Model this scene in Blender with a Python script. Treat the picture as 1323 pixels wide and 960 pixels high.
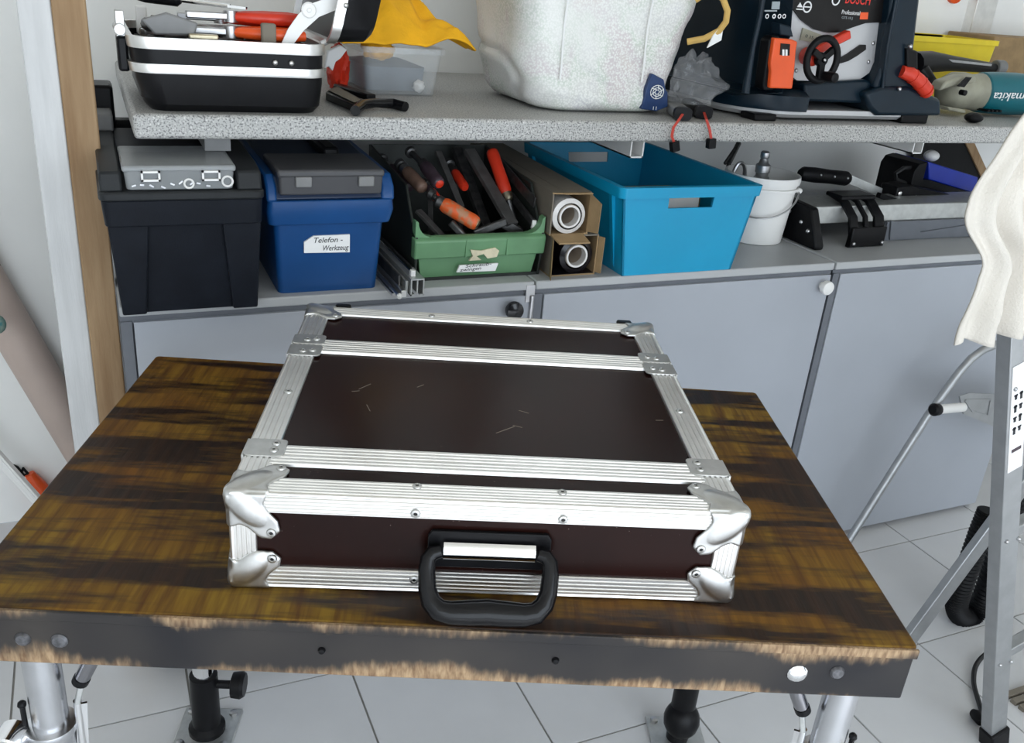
import bpy, math, random
from mathutils import Vector, Matrix, noise
random.seed(7)
sc = bpy.context.scene
for o in list(bpy.data.objects): bpy.data.objects.remove(o)
COL = sc.collection

# ---------------------------------------------------------------- camera
CAM = Vector((-0.30296, -0.67077, 1.38987))
RIGHT = Vector((0.913559, -0.398801, 0.079797))
UP = Vector((0.095414, 0.400885, 0.911146))
FWD = Vector((0.395355, 0.824772, -0.404283))
FPX = 1175.6
cd = bpy.data.cameras.new('camera'); cam = bpy.data.objects.new('camera', cd); COL.objects.link(cam)
cd.sensor_width = 36; cd.sensor_fit = 'HORIZONTAL'; cd.lens = FPX/1323*36
cd.clip_start = 0.05
cam.matrix_world = Matrix(((RIGHT.x, UP.x, -FWD.x, CAM.x), (RIGHT.y, UP.y, -FWD.y, CAM.y),
                           (RIGHT.z, UP.z, -FWD.z, CAM.z), (0, 0, 0, 1)))
sc.camera = cam

# ---------------------------------------------------------------- world, lights, exposure
wd = bpy.data.worlds.new('daylight'); sc.world = wd; wd.use_nodes = True
bg = wd.node_tree.nodes['Background']; bg.inputs[0].default_value = (.80, .90, 1.0, 1); bg.inputs[1].default_value = 0.6
def area(name, loc, target, sx, sy, power, col):
    l = bpy.data.lights.new(name, 'AREA'); l.shape = 'RECTANGLE'; l.size = sx; l.size_y = sy; l.energy = power; l.color = col
    o = bpy.data.objects.new(name, l); COL.objects.link(o); o.location = loc
    o.rotation_euler = (Vector(target)-Vector(loc)).to_track_quat('-Z', 'Y').to_euler()
    return o
area('garage_door_daylight_offscreen', (0.1, -3.05, 1.35), (0.3, 1.0, 0.9), 4.2, 2.3, 140, (.82, .91, 1.0))
sl = bpy.data.lights.new('sun_offscreen', 'SUN'); sl.energy = 7.0; sl.angle = math.radians(1.0); sl.color = (.96, .97, 1.0)
so = bpy.data.objects.new('sun_offscreen', sl); COL.objects.link(so); so.location = (0, -6, 6)
so.rotation_euler = Vector((.12, .60, -.80)).to_track_quat('-Z', 'Y').to_euler()   # falls in through the door onto the floor behind the camera
vs = sc.view_settings; vs.view_transform = 'Standard'; vs.look = 'None'; vs.gamma = 1; vs.use_curve_mapping = False
vs.exposure = -0.25

# ---------------------------------------------------------------- helpers
PHI = 0.382745
def PY(x, y, Y):
    "point of the photograph on the upright plane at depth Y"
    d = RIGHT*((x-661.5)/FPX) - UP*((y-480)/FPX) + FWD
    return CAM + d*((Y-CAM.y)/d.y)
def PZ(x, y, Z):
    d = RIGHT*((x-661.5)/FPX) - UP*((y-480)/FPX) + FWD
    return CAM + d*((Z-CAM.z)/d.z)

class MB:
    def __init__(s): s.v = []; s.f = []
    def add(s, vs, fs):
        k = len(s.v); s.v += [tuple(q) for q in vs]; s.f += [tuple(i+k for i in f) for f in fs]; return s
    def hexa(s, p):
        return s.add(p, [(0,3,2,1),(4,5,6,7),(0,1,5,4),(1,2,6,5),(2,3,7,6),(3,0,4,7)])
    def box(s, x0, x1, y0, y1, z0, z1):
        return s.hexa([(x0,y0,z0),(x1,y0,z0),(x1,y1,z0),(x0,y1,z0),(x0,y0,z1),(x1,y0,z1),(x1,y1,z1),(x0,y1,z1)])
    def obox(s, c, ax, ay, az, hx, hy, hz):
        c = Vector(c); ax = Vector(ax).normalized(); ay = Vector(ay); ay = (ay-ax*ay.dot(ax)).normalized(); az = ax.cross(ay)
        P = lambda i, j, k: c+ax*hx*i+ay*hy*j+az*hz*k
        return s.hexa([P(-1,-1,-1),P(1,-1,-1),P(1,1,-1),P(-1,1,-1),P(-1,-1,1),P(1,-1,1),P(1,1,1),P(-1,1,1)])
    def bar(s, p0, p1, w, h, upv=(0,0,1)):
        p0 = Vector(p0); p1 = Vector(p1); d = p1-p0
        u = Vector(upv); sd = d.cross(u)
        return s.obox((p0+p1)/2, d, sd, None or (0,0,1), d.length/2, w/2, h/2)
    def loft(s, rings, cap0=True, cap1=True, closed=True):
        k = len(s.v); n = len(rings[0])
        for r in rings: s.v += [tuple(q) for q in r]
        for i in range(len(rings)-1):
            for j in range(n if closed else n-1):
                a = k+i*n+j; b = k+i*n+(j+1) % n
                s.f.append((a, b, b+n, a+n))
        if cap0: s.f.append(tuple(k+j for j in reversed(range(n))))
        if cap1: s.f.append(tuple(k+(len(rings)-1)*n+j for j in range(n)))
        return s
    def cyl(s, p0, p1, r0, r1=None, n=16, caps=True):
        r1 = r0 if r1 is None else r1
        p0 = Vector(p0); p1 = Vector(p1); d = (p1-p0).normalized()
        a = d.cross(Vector((0,0,1)) if abs(d.z) < .9 else Vector((1,0,0))).normalized(); b = d.cross(a)
        R = lambda p, r: [p+a*(r*math.cos(t))+b*(r*math.sin(t)) for t in (2*math.pi*i/n for i in range(n))]
        return s.loft([R(p0, r0), R(p1, r1)], caps, caps)
    def turn(s, p0, d, prof, n=16, caps=True):
        "turned shape: prof = (radius, distance along d)"
        p0 = Vector(p0); d = Vector(d).normalized()
        a = d.cross(Vector((0,0,1)) if abs(d.z) < .9 else Vector((1,0,0))).normalized(); b = d.cross(a)
        return s.loft([[p0+d*h+a*(r*math.cos(t))+b*(r*math.sin(t)) for t in (2*math.pi*i/n for i in range(n))] for r, h in prof], caps, caps)
    def tube(s, path, r, n=8, closed=False):
        P = [Vector(q) for q in path]; m = len(P); rings = []
        t0 = (P[1]-P[0]).normalized(); a = t0.cross(Vector((0,0,1)) if abs(t0.z) < .9 else Vector((1,0,0))).normalized()
        for i in range(m):
            if closed: t = (P[(i+1) % m]-P[i-1]).normalized()
            else: t = (P[min(i+1, m-1)]-P[max(i-1, 0)]).normalized()
            a = (a-t*a.dot(t)).normalized(); b = t.cross(a)
            rr = r[i] if isinstance(r, (list, tuple)) else r
            rings.append([P[i]+a*(rr*math.cos(q))+b*(rr*math.sin(q)) for q in (2*math.pi*j/n for j in range(n))])
        if closed: rings.append(rings[0])
        return s.loft(rings, not closed, not closed)
    def sphere(s, c, rx, ry=None, rz=None, n=16, m=10, M=None):
        ry = rx if ry is None else ry; rz = rx if rz is None else rz
        c = Vector(c); rings = []
        for i in range(m+1):
            th = math.pi*(i/m); rr = max(math.sin(th), .02)
            q = [Vector((rx*rr*math.cos(t), ry*rr*math.sin(t), -rz*math.cos(th))) for t in (2*math.pi*j/n for j in range(n))]
            rings.append([c+((M @ v) if M else v) for v in q])
        return s.loft(rings)
    def prism(s, poly, a0, a1, axis='y'):
        F = {'y': lambda p, a: (p[0], a, p[1]), 'x': lambda p, a: (a, p[0], p[1]), 'z': lambda p, a: (p[0], p[1], a)}[axis]
        return s.loft([[F(q, a0) for q in poly], [F(q, a1) for q in poly]])
    def trace(s, px, Y, depth):
        "outline read off the photograph on plane Y, given real thickness"
        poly = [PY(x, y, Y) for x, y in px]
        return s.prism([(q.x, q.z) for q in poly], Y, Y+depth, 'y')
    def holed(s, c, N, u0, u1, v0, v1):
        "wall on four outer corners c (00,10,11,01), thickness vector N, with a rectangular hole"
        c = [Vector(q) for q in c]; N = Vector(N)
        B = lambda u, v: (c[0]*(1-u)+c[1]*u)*(1-v)+(c[3]*(1-u)+c[2]*u)*v
        us = [0, u0, u1, 1]; vs_ = [0, v0, v1, 1]; k = len(s.v)
        for o in (Vector(), N):
            for j in vs_:
                for i in us: s.v.append(tuple(B(i, j)+o))
        for j in range(3):
            for i in range(3):
                if i == 1 and j == 1: continue
                a = k+j*4+i; s.f.append((a, a+1, a+5, a+4)); a += 16; s.f.append((a+4, a+5, a+1, a))
        for q in ((5,6),(6,10),(10,9),(9,5),(1,0),(2,1),(3,2),(7,3),(11,7),(15,11),(14,15),(13,14),(12,13),(8,12),(4,8),(0,4)):
            s.f.append((k+q[1], k+q[0], k+q[0]+16, k+q[1]+16))
        return s
    def build(s, name, mat, parent=None, bev=0, smooth=True, ang=38, world=True, sub=0, solid=0, seg=2):
        me = bpy.data.meshes.new(name); 
        vs_ = s.v
        if parent is not None and world:
            inv = WM(parent).inverted(); vs_ = [inv @ Vector(q) for q in vs_]
        me.from_pydata(vs_, [], s.f); me.validate()
        o = bpy.data.objects.new(name, me); COL.objects.link(o)
        import bmesh
        bm = bmesh.new(); bm.from_mesh(me); bmesh.ops.recalc_face_normals(bm, faces=bm.faces); bm.to_mesh(me); bm.free()
        me.materials.append(mat)
        if smooth:
            me.shade_smooth(); me.set_sharp_from_angle(angle=math.radians(ang))
        if parent is not None: o.parent = parent
        if solid:
            m = o.modifiers.new('solid', 'SOLIDIFY'); m.thickness = solid; m.offset = 0
        if sub:
            m = o.modifiers.new('sub', 'SUBSURF'); m.levels = sub; m.render_levels = sub
        if bev:
            m = o.modifiers.new('bevel', 'BEVEL'); m.width = bev; m.segments = seg; m.limit_method = 'ANGLE'; m.angle_limit = math.radians(40)
        return o
def WM(o):
    m = Matrix.Translation(o.location) @ o.rotation_euler.to_matrix().to_4x4()
    return WM(o.parent) @ m if o.parent else m
def tag(o, label, cat, group=None):
    o['label'] = label; o['category'] = cat
    if group: o['group'] = group
    return o
def thing(name, label, cat, loc, rotz=0, group=None):
    o = bpy.data.objects.new(name, None); COL.objects.link(o); o.location = loc; o.rotation_euler = (0, 0, rotz)
    o.empty_display_size = .05
    return tag(o, label, cat, group)
def single(mb, name, mat, label, cat, base, group=None, **kw):
    "a thing that is one mesh, with its origin at its base"
    o = mb.build(name, mat, None, **kw); b = Vector(base)
    o.data.transform(Matrix.Translation(-b)); o.location = b
    return tag(o, label, cat, group)
def struct(o): o['kind'] = 'structure'; return o
def inst(src, parent, loc, rot=(0,0,0), name=None):
    o = bpy.data.objects.new(name or src.name.split('.')[0], src.data); COL.objects.link(o); o.parent = parent
    o.location = loc; o.rotation_euler = rot
    return o
def rrect(x0, x1, y0, y1, r, z, n=5):
    out = []
    for cx, cy, a in ((x1-r, y1-r, 0), (x0+r, y1-r, 90), (x0+r, y0+r, 180), (x1-r, y0+r, 270)):
        for i in range(n+1):
            t = math.radians(a+90*i/n); out.append((cx+r*math.cos(t), cy+r*math.sin(t), z))
    return out
def lettering(name, s, size, parent, mat, origin, xdir, ydir, width=None, thick=.0006, shear=0):
    "flat print: the words as thin mesh letters lying on a surface"
    cu = bpy.data.curves.new(name, 'FONT'); cu.body = s; cu.size = size; cu.extrude = thick; cu.shear = shear; cu.resolution_u = 3
    t = bpy.data.objects.new(name+'_curve', cu); COL.objects.link(t)
    dg = bpy.context.evaluated_depsgraph_get(); me = bpy.data.meshes.new_from_object(t.evaluated_get(dg))
    bpy.data.objects.remove(t)
    me.name = name; me.materials.clear(); me.materials.append(mat)
    xs = [v.co.x for v in me.vertices]; k = width/(max(xs)-min(xs)) if width else 1
    x = Vector(xdir).normalized(); y = Vector(ydir); y = (y-x*y.dot(x)).normalized(); z = x.cross(y); O = Vector(origin)
    inv = WM(parent).inverted()
    for v in me.vertices: v.co = inv @ (O+x*(v.co.x*k)+y*v.co.y+z*v.co.z)
    o = bpy.data.objects.new(name, me); COL.objects.link(o); o.parent = parent
    return o

# ---------------------------------------------------------------- materials
def mat(name, col, rough=.5, metal=0, var=0, scale=20, bump=0, bscale=60, col2=None, spec=.5, alpha=1, trans=0, stretch=(1,1,1), lo=.35, hi=.65, coat=0, detail=4):
    m = bpy.data.materials.new(name); m.use_nodes = True; nt = m.node_tree; b = nt.nodes['Principled BSDF']
    b.inputs['Base Color'].default_value = (*col, 1); b.inputs['Roughness'].default_value = rough; b.inputs['Metallic'].default_value = metal
    b.inputs['Specular IOR Level'].default_value = spec; b.inputs['Alpha'].default_value = alpha; b.inputs['Transmission Weight'].default_value = trans
    b.inputs['Coat Weight'].default_value = coat
    tc = nt.nodes.new('ShaderNodeTexCoord'); mp = nt.nodes.new('ShaderNodeMapping'); mp.inputs['Scale'].default_value = stretch
    nt.links.new(tc.outputs['Object'], mp.inputs[0])
    if var or col2:
        n = nt.nodes.new('ShaderNodeTexNoise'); n.inputs['Scale'].default_value = scale; n.inputs['Detail'].default_value = detail
        nt.links.new(mp.outputs[0], n.inputs['Vector'])
        r = nt.nodes.new('ShaderNodeValToRGB'); r.color_ramp.elements[0].position = lo; r.color_ramp.elements[1].position = hi
        c2 = col2 or tuple(min(1, c*(1+var)) for c in col); c1 = col if col2 else tuple(c*(1-var) for c in col)
        r.color_ramp.elements[0].color = (*c1, 1); r.color_ramp.elements[1].color = (*c2, 1)
        nt.links.new(n.outputs[0], r.inputs[0]); nt.links.new(r.outputs[0], b.inputs['Base Color'])
    if bump:
        n2 = nt.nodes.new('ShaderNodeTexNoise'); n2.inputs['Scale'].default_value = bscale; n2.inputs['Detail'].default_value = 3
        nt.links.new(mp.outputs[0], n2.inputs['Vector'])
        bp = nt.nodes.new('ShaderNodeBump'); bp.inputs['Strength'].default_value = bump; bp.inputs['Distance'].default_value = .002
        nt.links.new(n2.outputs[0], bp.inputs['Height']); nt.links.new(bp.outputs[0], b.inputs['Normal'])
    return m
def nodes(m): return m.node_tree.nodes, m.node_tree.links, m.node_tree.nodes['Principled BSDF']
M = {}
M['wall'] = mat('white_plaster', (.86, .86, .84), .9, var=.04, scale=3, bump=.25, bscale=45)
M['ceiling'] = mat('ceiling_board', (.70, .66, .58), .9, var=.05, scale=4)
M['grout'] = mat('grout', (.30, .29, .27), .95, var=.1)
M['tile'] = mat('floor_tile', (.64, .64, .65), .22, var=.03, scale=5)
M['cab'] = mat('grey_melamine', (.36, .38, .42), .38, var=.03, scale=4)
M['cabtop'] = mat('grey_top_board', (.42, .43, .44), .45, var=.04, scale=6)
M['cabedge'] = mat('dark_grey_edge', (.13, .14, .16), .5, var=.05)
M['white'] = mat('white_plastic', (.82, .81, .79), .35)
M['black'] = mat('black_plastic', (.006, .006, .007), .36, var=.15, scale=30, spec=.16)
M['rubber'] = mat('black_rubber', (.005, .005, .006), .5, spec=.18)
M['knobblack'] = mat('black_knob', (.008, .008, .010), .2)
M['alu'] = mat('aluminium_profile', (.83, .82, .80), .34, 1, var=.04, scale=40)
M['castalu'] = mat('zinc_corner', (.58, .58, .57), .36, 1, var=.07, scale=60)
M['brass'] = mat('yellowed_zinc', (.60, .53, .38), .38, 1, var=.08, scale=60)
M['satin'] = mat('satin_chrome', (.66, .67, .70), .26, 1, var=.05, scale=30)
M['paintbolt'] = mat('painted_bolt', (.13, .13, .14), .4, .5, var=.3, scale=200)
M['chromerefl'] = mat('chrome_dark_reflection', (.30, .30, .32), .14, 1)  # chrome with its dark reflection put into the base colour
M['gloss'] = mat('glossy_black', (.005, .005, .006), .22, spec=.26)
M['chrome'] = mat('chrome', (.85, .85, .86), .08, 1)
M['steel'] = mat('steel', (.50, .50, .51), .32, 1, var=.08, scale=40)
M['galv'] = mat('galvanised_plate', (.55, .56, .55), .5, .9, var=.08, scale=60)
M['dsteel'] = mat('dark_steel', (.10, .10, .10), .45, .8, var=.3, scale=60)
M['laddersteel'] = mat('ladder_aluminium', (.40, .41, .42), .42, .8, var=.06, scale=30)
M['toolbox'] = mat('charcoal_plastic', (.009, .011, .016), .42, var=.12, scale=25, bump=.15, bscale=400, spec=.13)
M['toolbox2'] = mat('grey_lid_plastic', (.020, .022, .024), .45, spec=.2, var=.1, scale=25, bump=.15, bscale=400)
M['blue'] = mat('blue_plastic', (.007, .060, .20), .36, spec=.35, var=.06, scale=12)
M['navy'] = mat('dark_blue_plastic', (.008, .022, .06), .4, var=.1, scale=12)
M['green'] = mat('green_plastic', (.125, .27, .135), .42, var=.10, scale=14)
M['darkbin'] = mat('near_black_plastic', (.014, .018, .015), .5, var=.25, scale=25)  # near-black plastic of the bin's sides, back and floor
M['teal'] = mat('turquoise_plastic', (.000, .30, .53), .34, var=.03, scale=8)
M['card'] = mat('brown_cardboard', (.30, .20, .10), .85, var=.12, scale=30)
M['cardgrey'] = mat('greyish_cardboard', (.19, .165, .13), .8, var=.08, scale=15)
M['film'] = mat('white_film', (.72, .70, .68), .3)
M['core'] = mat('cardboard_core', (.40, .33, .26), .8, var=.06)
M['blackfilm'] = mat('black_film', (.012, .010, .012), .25)
M['red'] = mat('red_plastic', (.62, .035, .012), .38, var=.1, scale=20)
M['orange'] = mat('orange_plastic', (.80, .095, .015), .38, var=.05, scale=20)
M['wornorange'] = mat('worn_orange_paint', (.72, .11, .02), .5, col2=(.45, .22, .12), scale=70, lo=.48, hi=.62)
M['brownwood'] = mat('old_handle_wood', (.12, .07, .05), .55, var=.25, scale=40)
M['purplewood'] = mat('dark_lacquer', (.055, .035, .045), .45, var=.2, scale=40)
M['yellow'] = mat('yellow_plastic', (.78, .60, .02), .45, var=.05)
M['yellowcloth'] = mat('yellow_cloth', (.85, .42, .008), .9, var=.10, scale=14, bump=.6, bscale=200)
M['bosch'] = mat('blue_green_casting', (.003, .012, .022), .32, var=.12, scale=12, spec=.28)
M['silver'] = mat('silver_paint', (.52, .52, .53), .4, .35)
M['sawblack'] = mat('black_panel', (.006, .005, .005), .35, spec=.25)
M['makteal'] = mat('teal_housing', (.004, .12, .15), .35, var=.06)
M['tan'] = mat('cast_gearbox', (.33, .32, .25), .5, .2, var=.1, scale=30)
M['paper'] = mat('white_label', (.85, .85, .84), .7)
M['ink'] = mat('ink', (.015, .015, .02), .6)
M['inkred'] = mat('red_print', (.75, .03, .02), .5)
M['inkwhite'] = mat('white_print', (.8, .8, .8), .5)
M['inkgrey'] = mat('grey_print', (.3, .34, .36), .5)
M['tornpaper'] = mat('torn_label', (.62, .56, .40), .8, var=.15, scale=60)
M['cobalt'] = mat('cobalt_plastic', (.006, .025, .30), .4, var=.08)
M['beigepole'] = mat('beige_pole', (.50, .40, .35), .5, var=.05, scale=8)
M['postwhite'] = mat('white_painted_wood', (.60, .60, .60), .7, var=.06, scale=10, stretch=(6,6,.6), bump=.2)
M['postwood'] = mat('bare_pine', (.24, .14, .065), .7, col2=(.40, .27, .15), scale=7, stretch=(5,5,.5), lo=.35, hi=.7, bump=.2)
M['cloth'] = mat('cream_cloth', (.60, .56, .50), .95, var=.05, scale=10, bump=.5, bscale=350)
M['greycloth'] = mat('blue_grey_cloth', (.12, .15, .19), .9, var=.15, scale=20)
M['greyplastic'] = mat('grey_plastic', (.20, .20, .20), .5, var=.1)
M['glassy'] = mat('clear_plastic', (.80, .83, .84), .10, alpha=.16)
M['cloudy'] = mat('cloudy_plastic', (.42, .44, .45), .25, alpha=.55)
M['baggie'] = mat('clear_foil', (.45, .46, .48), .06, alpha=.20, bump=1, bscale=90, spec=1.0)
M['barsteel'] = mat('blackened_flat_steel', (.075, .072, .070), .5, .2, var=.2, scale=40)
M['smoke'] = mat('smoky_grey_plastic', (.075, .075, .08), .3, alpha=.95, spec=.35)
M['cord'] = mat('black_cord', (.010, .010, .011), .55)
M['redwire'] = mat('red_wire', (.55, .06, .04), .5)
M['hay'] = mat('yellow_webbing', (.62, .40, .12), .8, var=.1)

def shelf_mat():
    m = mat('speckled_laminate', (.36, .36, .34), .42); n, l, b = nodes(m)
    tc = n.new('ShaderNodeTexCoord'); no = n.new('ShaderNodeTexNoise'); no.inputs['Scale'].default_value = 330; no.inputs['Detail'].default_value = 1
    r = n.new('ShaderNodeValToRGB'); e = r.color_ramp.elements
    e[0].position = .36; e[0].color = (.15, .15, .15, 1); e[1].position = .46; e[1].color = (.42, .415, .40, 1)
    x = e.new(.62); x.color = (.42, .415, .40, 1); x = e.new(.72); x.color = (.66, .65, .63, 1)
    l.new(tc.outputs['Object'], no.inputs['Vector']); l.new(no.outputs[0], r.inputs[0]); l.new(r.outputs[0], b.inputs['Base Color'])
    return m
M['shelf'] = shelf_mat()
def wood_mat():
    m = mat('stained_board', (.1, .05, .02), .45, spec=.22); n, l, b = nodes(m)
    tc = n.new('ShaderNodeTexCoord')
    def nz(stretch, scale, det, lo, hi, off=(0,0,0)):
        mp = n.new('ShaderNodeMapping'); mp.inputs['Scale'].default_value = stretch; mp.inputs['Location'].default_value = off
        t = n.new('ShaderNodeTexNoise'); t.inputs['Scale'].default_value = scale; t.inputs['Detail'].default_value = det; t.inputs['Roughness'].default_value = .6
        g = n.new('ShaderNodeMapRange'); g.inputs[1].default_value = lo; g.inputs[2].default_value = hi
        l.new(tc.outputs['Object'], mp.inputs[0]); l.new(mp.outputs[0], t.inputs['Vector']); l.new(t.outputs[0], g.inputs[0]); return g.outputs[0]
    bands = nz((1.0, 6.6, 1), 3.2, 4, .45, .565)
    streak = nz((1, .09, 1), 70, 3, .38, .66, (.3, 0, 0))
    big = nz((1, 1, 1), 3.0, 2, .35, .62, (4, 2, 0))
    def mix(fac, a, c):
        q = n.new('ShaderNodeMix'); q.data_type = 'RGBA'; l.new(fac, q.inputs[0])
        for i, k in ((6, a), (7, c)):
            if isinstance(k, tuple): q.inputs[i].default_value = (*k, 1)
            else: l.new(k, q.inputs[i])
        return q.outputs[2]
    gold = mix(big, (.150, .058, .008), (.23, .135, .014))
    gold2 = mix(streak, gold, (.095, .040, .007))
    dark = mix(streak, (.013, .006, .003), (.030, .012, .005))
    l.new(mix(bands, dark, gold2), b.inputs['Base Color'])
    rr = n.new('ShaderNodeMapRange'); rr.inputs[3].default_value = .42; rr.inputs[4].default_value = .6; l.new(bands, rr.inputs[0]); l.new(rr.outputs[0], b.inputs['Roughness'])
    bp = n.new('ShaderNodeBump'); bp.inputs['Strength'].default_value = .25; bp.inputs['Distance'].default_value = .001; l.new(streak, bp.inputs['Height']); l.new(bp.outputs[0], b.inputs['Normal'])
    return m
M['wood'] = wood_mat()
def edge_mat():
    "grey-black paint worn through to pale wood in ragged patches along the lower and upper rim"
    m = mat('worn_edge_paint', (.05, .05, .055), .5, spec=.25); n, l, b = nodes(m)
    tc = n.new('ShaderNodeTexCoord'); sp = n.new('ShaderNodeSeparateXYZ'); l.new(tc.outputs['Object'], sp.inputs[0])
    mp = n.new('ShaderNodeMapping'); mp.inputs['Scale'].default_value = (1, 1, .25); l.new(tc.outputs['Object'], mp.inputs[0])
    def nz(scale, det, vec):
        t = n.new('ShaderNodeTexNoise'); t.inputs['Scale'].default_value = scale; t.inputs['Detail'].default_value = det; l.new(vec, t.inputs['Vector']); return t.outputs[0]
    a = nz(110, 4, mp.outputs[0]); c = nz(5.5, 2, tc.outputs['Object'])
    def ma(op, x, y):
        q = n.new('ShaderNodeMath'); q.operation = op
        for i, k in enumerate((x, y)):
            if isinstance(k, (int, float)): q.inputs[i].default_value = k
            else: l.new(k, q.inputs[i])
        return q.outputs[0]
    def ss(x):
        g = n.new('ShaderNodeMapRange'); g.interpolation_type = 'SMOOTHSTEP'; g.inputs[1].default_value = -.008; g.inputs[2].default_value = .011; l.new(x, g.inputs[0]); return g.outputs[0]
    # wear height from the lower rim (object z = -0.069 .. -0.012)
    h = ma('ADD', sp.outputs[2], .069)
    lim = ma('ADD', ma('MULTIPLY', ma('SUBTRACT', a, .5), .022), ma('MULTIPLY', ma('SUBTRACT', c, .475), .12))
    low = ss(ma('SUBTRACT', lim, h))
    c2 = nz(4.2, 2, mp.outputs[0])
    h2 = ma('SUBTRACT', -.012, sp.outputs[2])
    lim2 = ma('ADD', ma('MULTIPLY', ma('SUBTRACT', a, .5), .02), ma('MULTIPLY', ma('SUBTRACT', c2, .56), .14))
    up = ss(ma('SUBTRACT', lim2, h2))
    both = ma('MAXIMUM', low, up)
    grain = nz(260, 2, mp.outputs[0])
    r = n.new('ShaderNodeValToRGB'); r.color_ramp.elements[0].color = (.17, .10, .055, 1); r.color_ramp.elements[1].color = (.42, .29, .17, 1)
    r.color_ramp.elements[0].position = .3; r.color_ramp.elements[1].position = .7
    l.new(grain, r.inputs[0])
    r2 = n.new('ShaderNodeValToRGB'); r2.color_ramp.elements[0].color = (.014, .014, .017, 1); r2.color_ramp.elements[1].color = (.048, .042, .038, 1)
    r2.color_ramp.elements[0].position = .35; r2.color_ramp.elements[1].position = .7; l.new(c, r2.inputs[0])
    q = n.new('ShaderNodeMix'); q.data_type = 'RGBA'; l.new(both, q.inputs[0]); l.new(r2.outputs[0], q.inputs[6]); l.new(r.outputs[0], q.inputs[7])
    l.new(q.outputs[2], b.inputs['Base Color'])
    return m
M['edge'] = edge_mat()
def laminate_mat():
    m = mat('brown_laminate', (.014, .0045, .0036), .24, var=.25, scale=6, spec=.12); n, l, b = nodes(m)
    # a few pale scratches
    tc = n.new('ShaderNodeTexCoord'); 
    t = n.new('ShaderNodeTexNoise'); t.inputs['Scale'].default_value = 500; t.inputs['Detail'].default_value = 0; l.new(tc.outputs['Object'], t.inputs['Vector'])
    g = n.new('ShaderNodeMath'); g.operation = 'GREATER_THAN'; g.inputs[1].default_value = .86; l.new(t.outputs[0], g.inputs[0])
    q = n.new('ShaderNodeMix'); q.data_type = 'RGBA'; src = b.inputs['Base Color'].links[0].from_socket
    l.new(g.outputs[0], q.inputs[0]); l.new(src, q.inputs[6]); q.inputs[7].default_value = (.18, .14, .12, 1); l.new(q.outputs[2], b.inputs['Base Color'])
    return m
M['lam'] = laminate_mat()
def bag_mat():
    m = mat('printed_bag', (.7, .7, .66), .55); n, l, b = nodes(m)
    tc = n.new('ShaderNodeTexCoord')
    v = n.new('ShaderNodeTexVoronoi'); v.inputs['Scale'].default_value = 240; l.new(tc.outputs['Object'], v.inputs['Vector'])
    hs = n.new('ShaderNodeTexNoise'); hs.inputs['Scale'].default_value = 9; hs.inputs['Detail'].default_value = 2; l.new(tc.outputs['Object'], hs.inputs['Vector'])
    r = n.new('ShaderNodeValToRGB'); e = r.color_ramp.elements
    e[0].position = .34; e[0].color = (.56, .55, .58, 1); e[1].position = .72; e[1].color = (.66, .60, .57, 1)
    for p_, c_ in ((.44, (.64, .64, .61)), (.52, (.56, .62, .54)), (.60, (.62, .56, .57))): x = e.new(p_); x.color = (*c_, 1)
    l.new(hs.outputs[0], r.inputs[0])
    g = n.new('ShaderNodeMapRange'); g.inputs[1].default_value = .25; g.inputs[2].default_value = .70; l.new(v.outputs['Distance'], g.inputs[0])
    big = n.new('ShaderNodeTexNoise'); big.inputs['Scale'].default_value = 4.5; big.inputs['Detail'].default_value = 3; l.new(tc.outputs['Object'], big.inputs['Vector'])
    g2 = n.new('ShaderNodeMapRange'); g2.inputs[1].default_value = .30; g2.inputs[2].default_value = .55; l.new(big.outputs[0], g2.inputs[0])
    mu = n.new('ShaderNodeMath'); mu.operation = 'MULTIPLY'; l.new(g.outputs[0], mu.inputs[0]); l.new(g2.outputs[0], mu.inputs[1])
    q = n.new('ShaderNodeMix'); q.data_type = 'RGBA'; l.new(mu.outputs[0], q.inputs[0]); q.inputs[6].default_value = (.82, .82, .79, 1); l.new(r.outputs[0], q.inputs[7])
    l.new(q.outputs[2], b.inputs['Base Color'])
    return m
M['bag'] = bag_mat()

# ================================================================ SETTING
SX0, SX1, SY0, SY1 = -1.7, 3.1, -3.0, 1.6
CT = .8186; SHU, SH = 1.0962, 1.1358; CF = .8927
fl = struct(MB().box(SX0, SX1, SY0, SY1, -.03, -.003).build('floor', M['grout']))
tx, ty, g_ = .322, .343, .0022
ti = None
i0 = math.floor((SX0+.555)/tx); i1 = math.ceil((SX1+.555)/tx); j0 = math.floor((SY0-.47)/ty); j1 = math.ceil((SY1-.47)/ty)
for i in range(i0, i1):
    for j in range(j0, j1):
        xa = max(-.555+i*tx, SX0); xb = min(-.555+(i+1)*tx, SX1); ya = max(.47+j*ty, SY0); yb = min(.47+(j+1)*ty, SY1)
        if xb-xa < .02 or yb-ya < .02: continue
        full = abs(xb-xa-tx) < 1e-6 and abs(yb-ya-ty) < 1e-6
        if full and ti: inst(ti, fl, (xa, ya, 0), name='tile'); continue
        o = MB().box(g_, xb-xa-g_, g_, yb-ya-g_, -.006, 0).build('tile', M['tile'], fl, world=False, smooth=False)
        o.location = (xa, ya, 0)
        if full: ti = o
struct(MB().box(SX0, SX1, SY1, SY1+.1, 0, 2.6).build('wall_back', M['wall']))
struct(MB().box(SX0-.1, SX0, SY0, SY1+.1, 0, 2.6).build('wall_left', M['wall']))
struct(MB().box(SX1, SX1+.1, SY0, SY1+.1, 0, 2.6).build('wall_right', M['wall']))
struct(MB().box(SX0-.1, SX1+.1, SY0, SY1+.1, 2.6, 2.7).build('ceiling', M['ceiling']))
struct(MB().box(-.392, -.344, 1.005, 1.06, 0, 2.6).build('trim_1', M['postwhite'], bev=.003))
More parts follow.
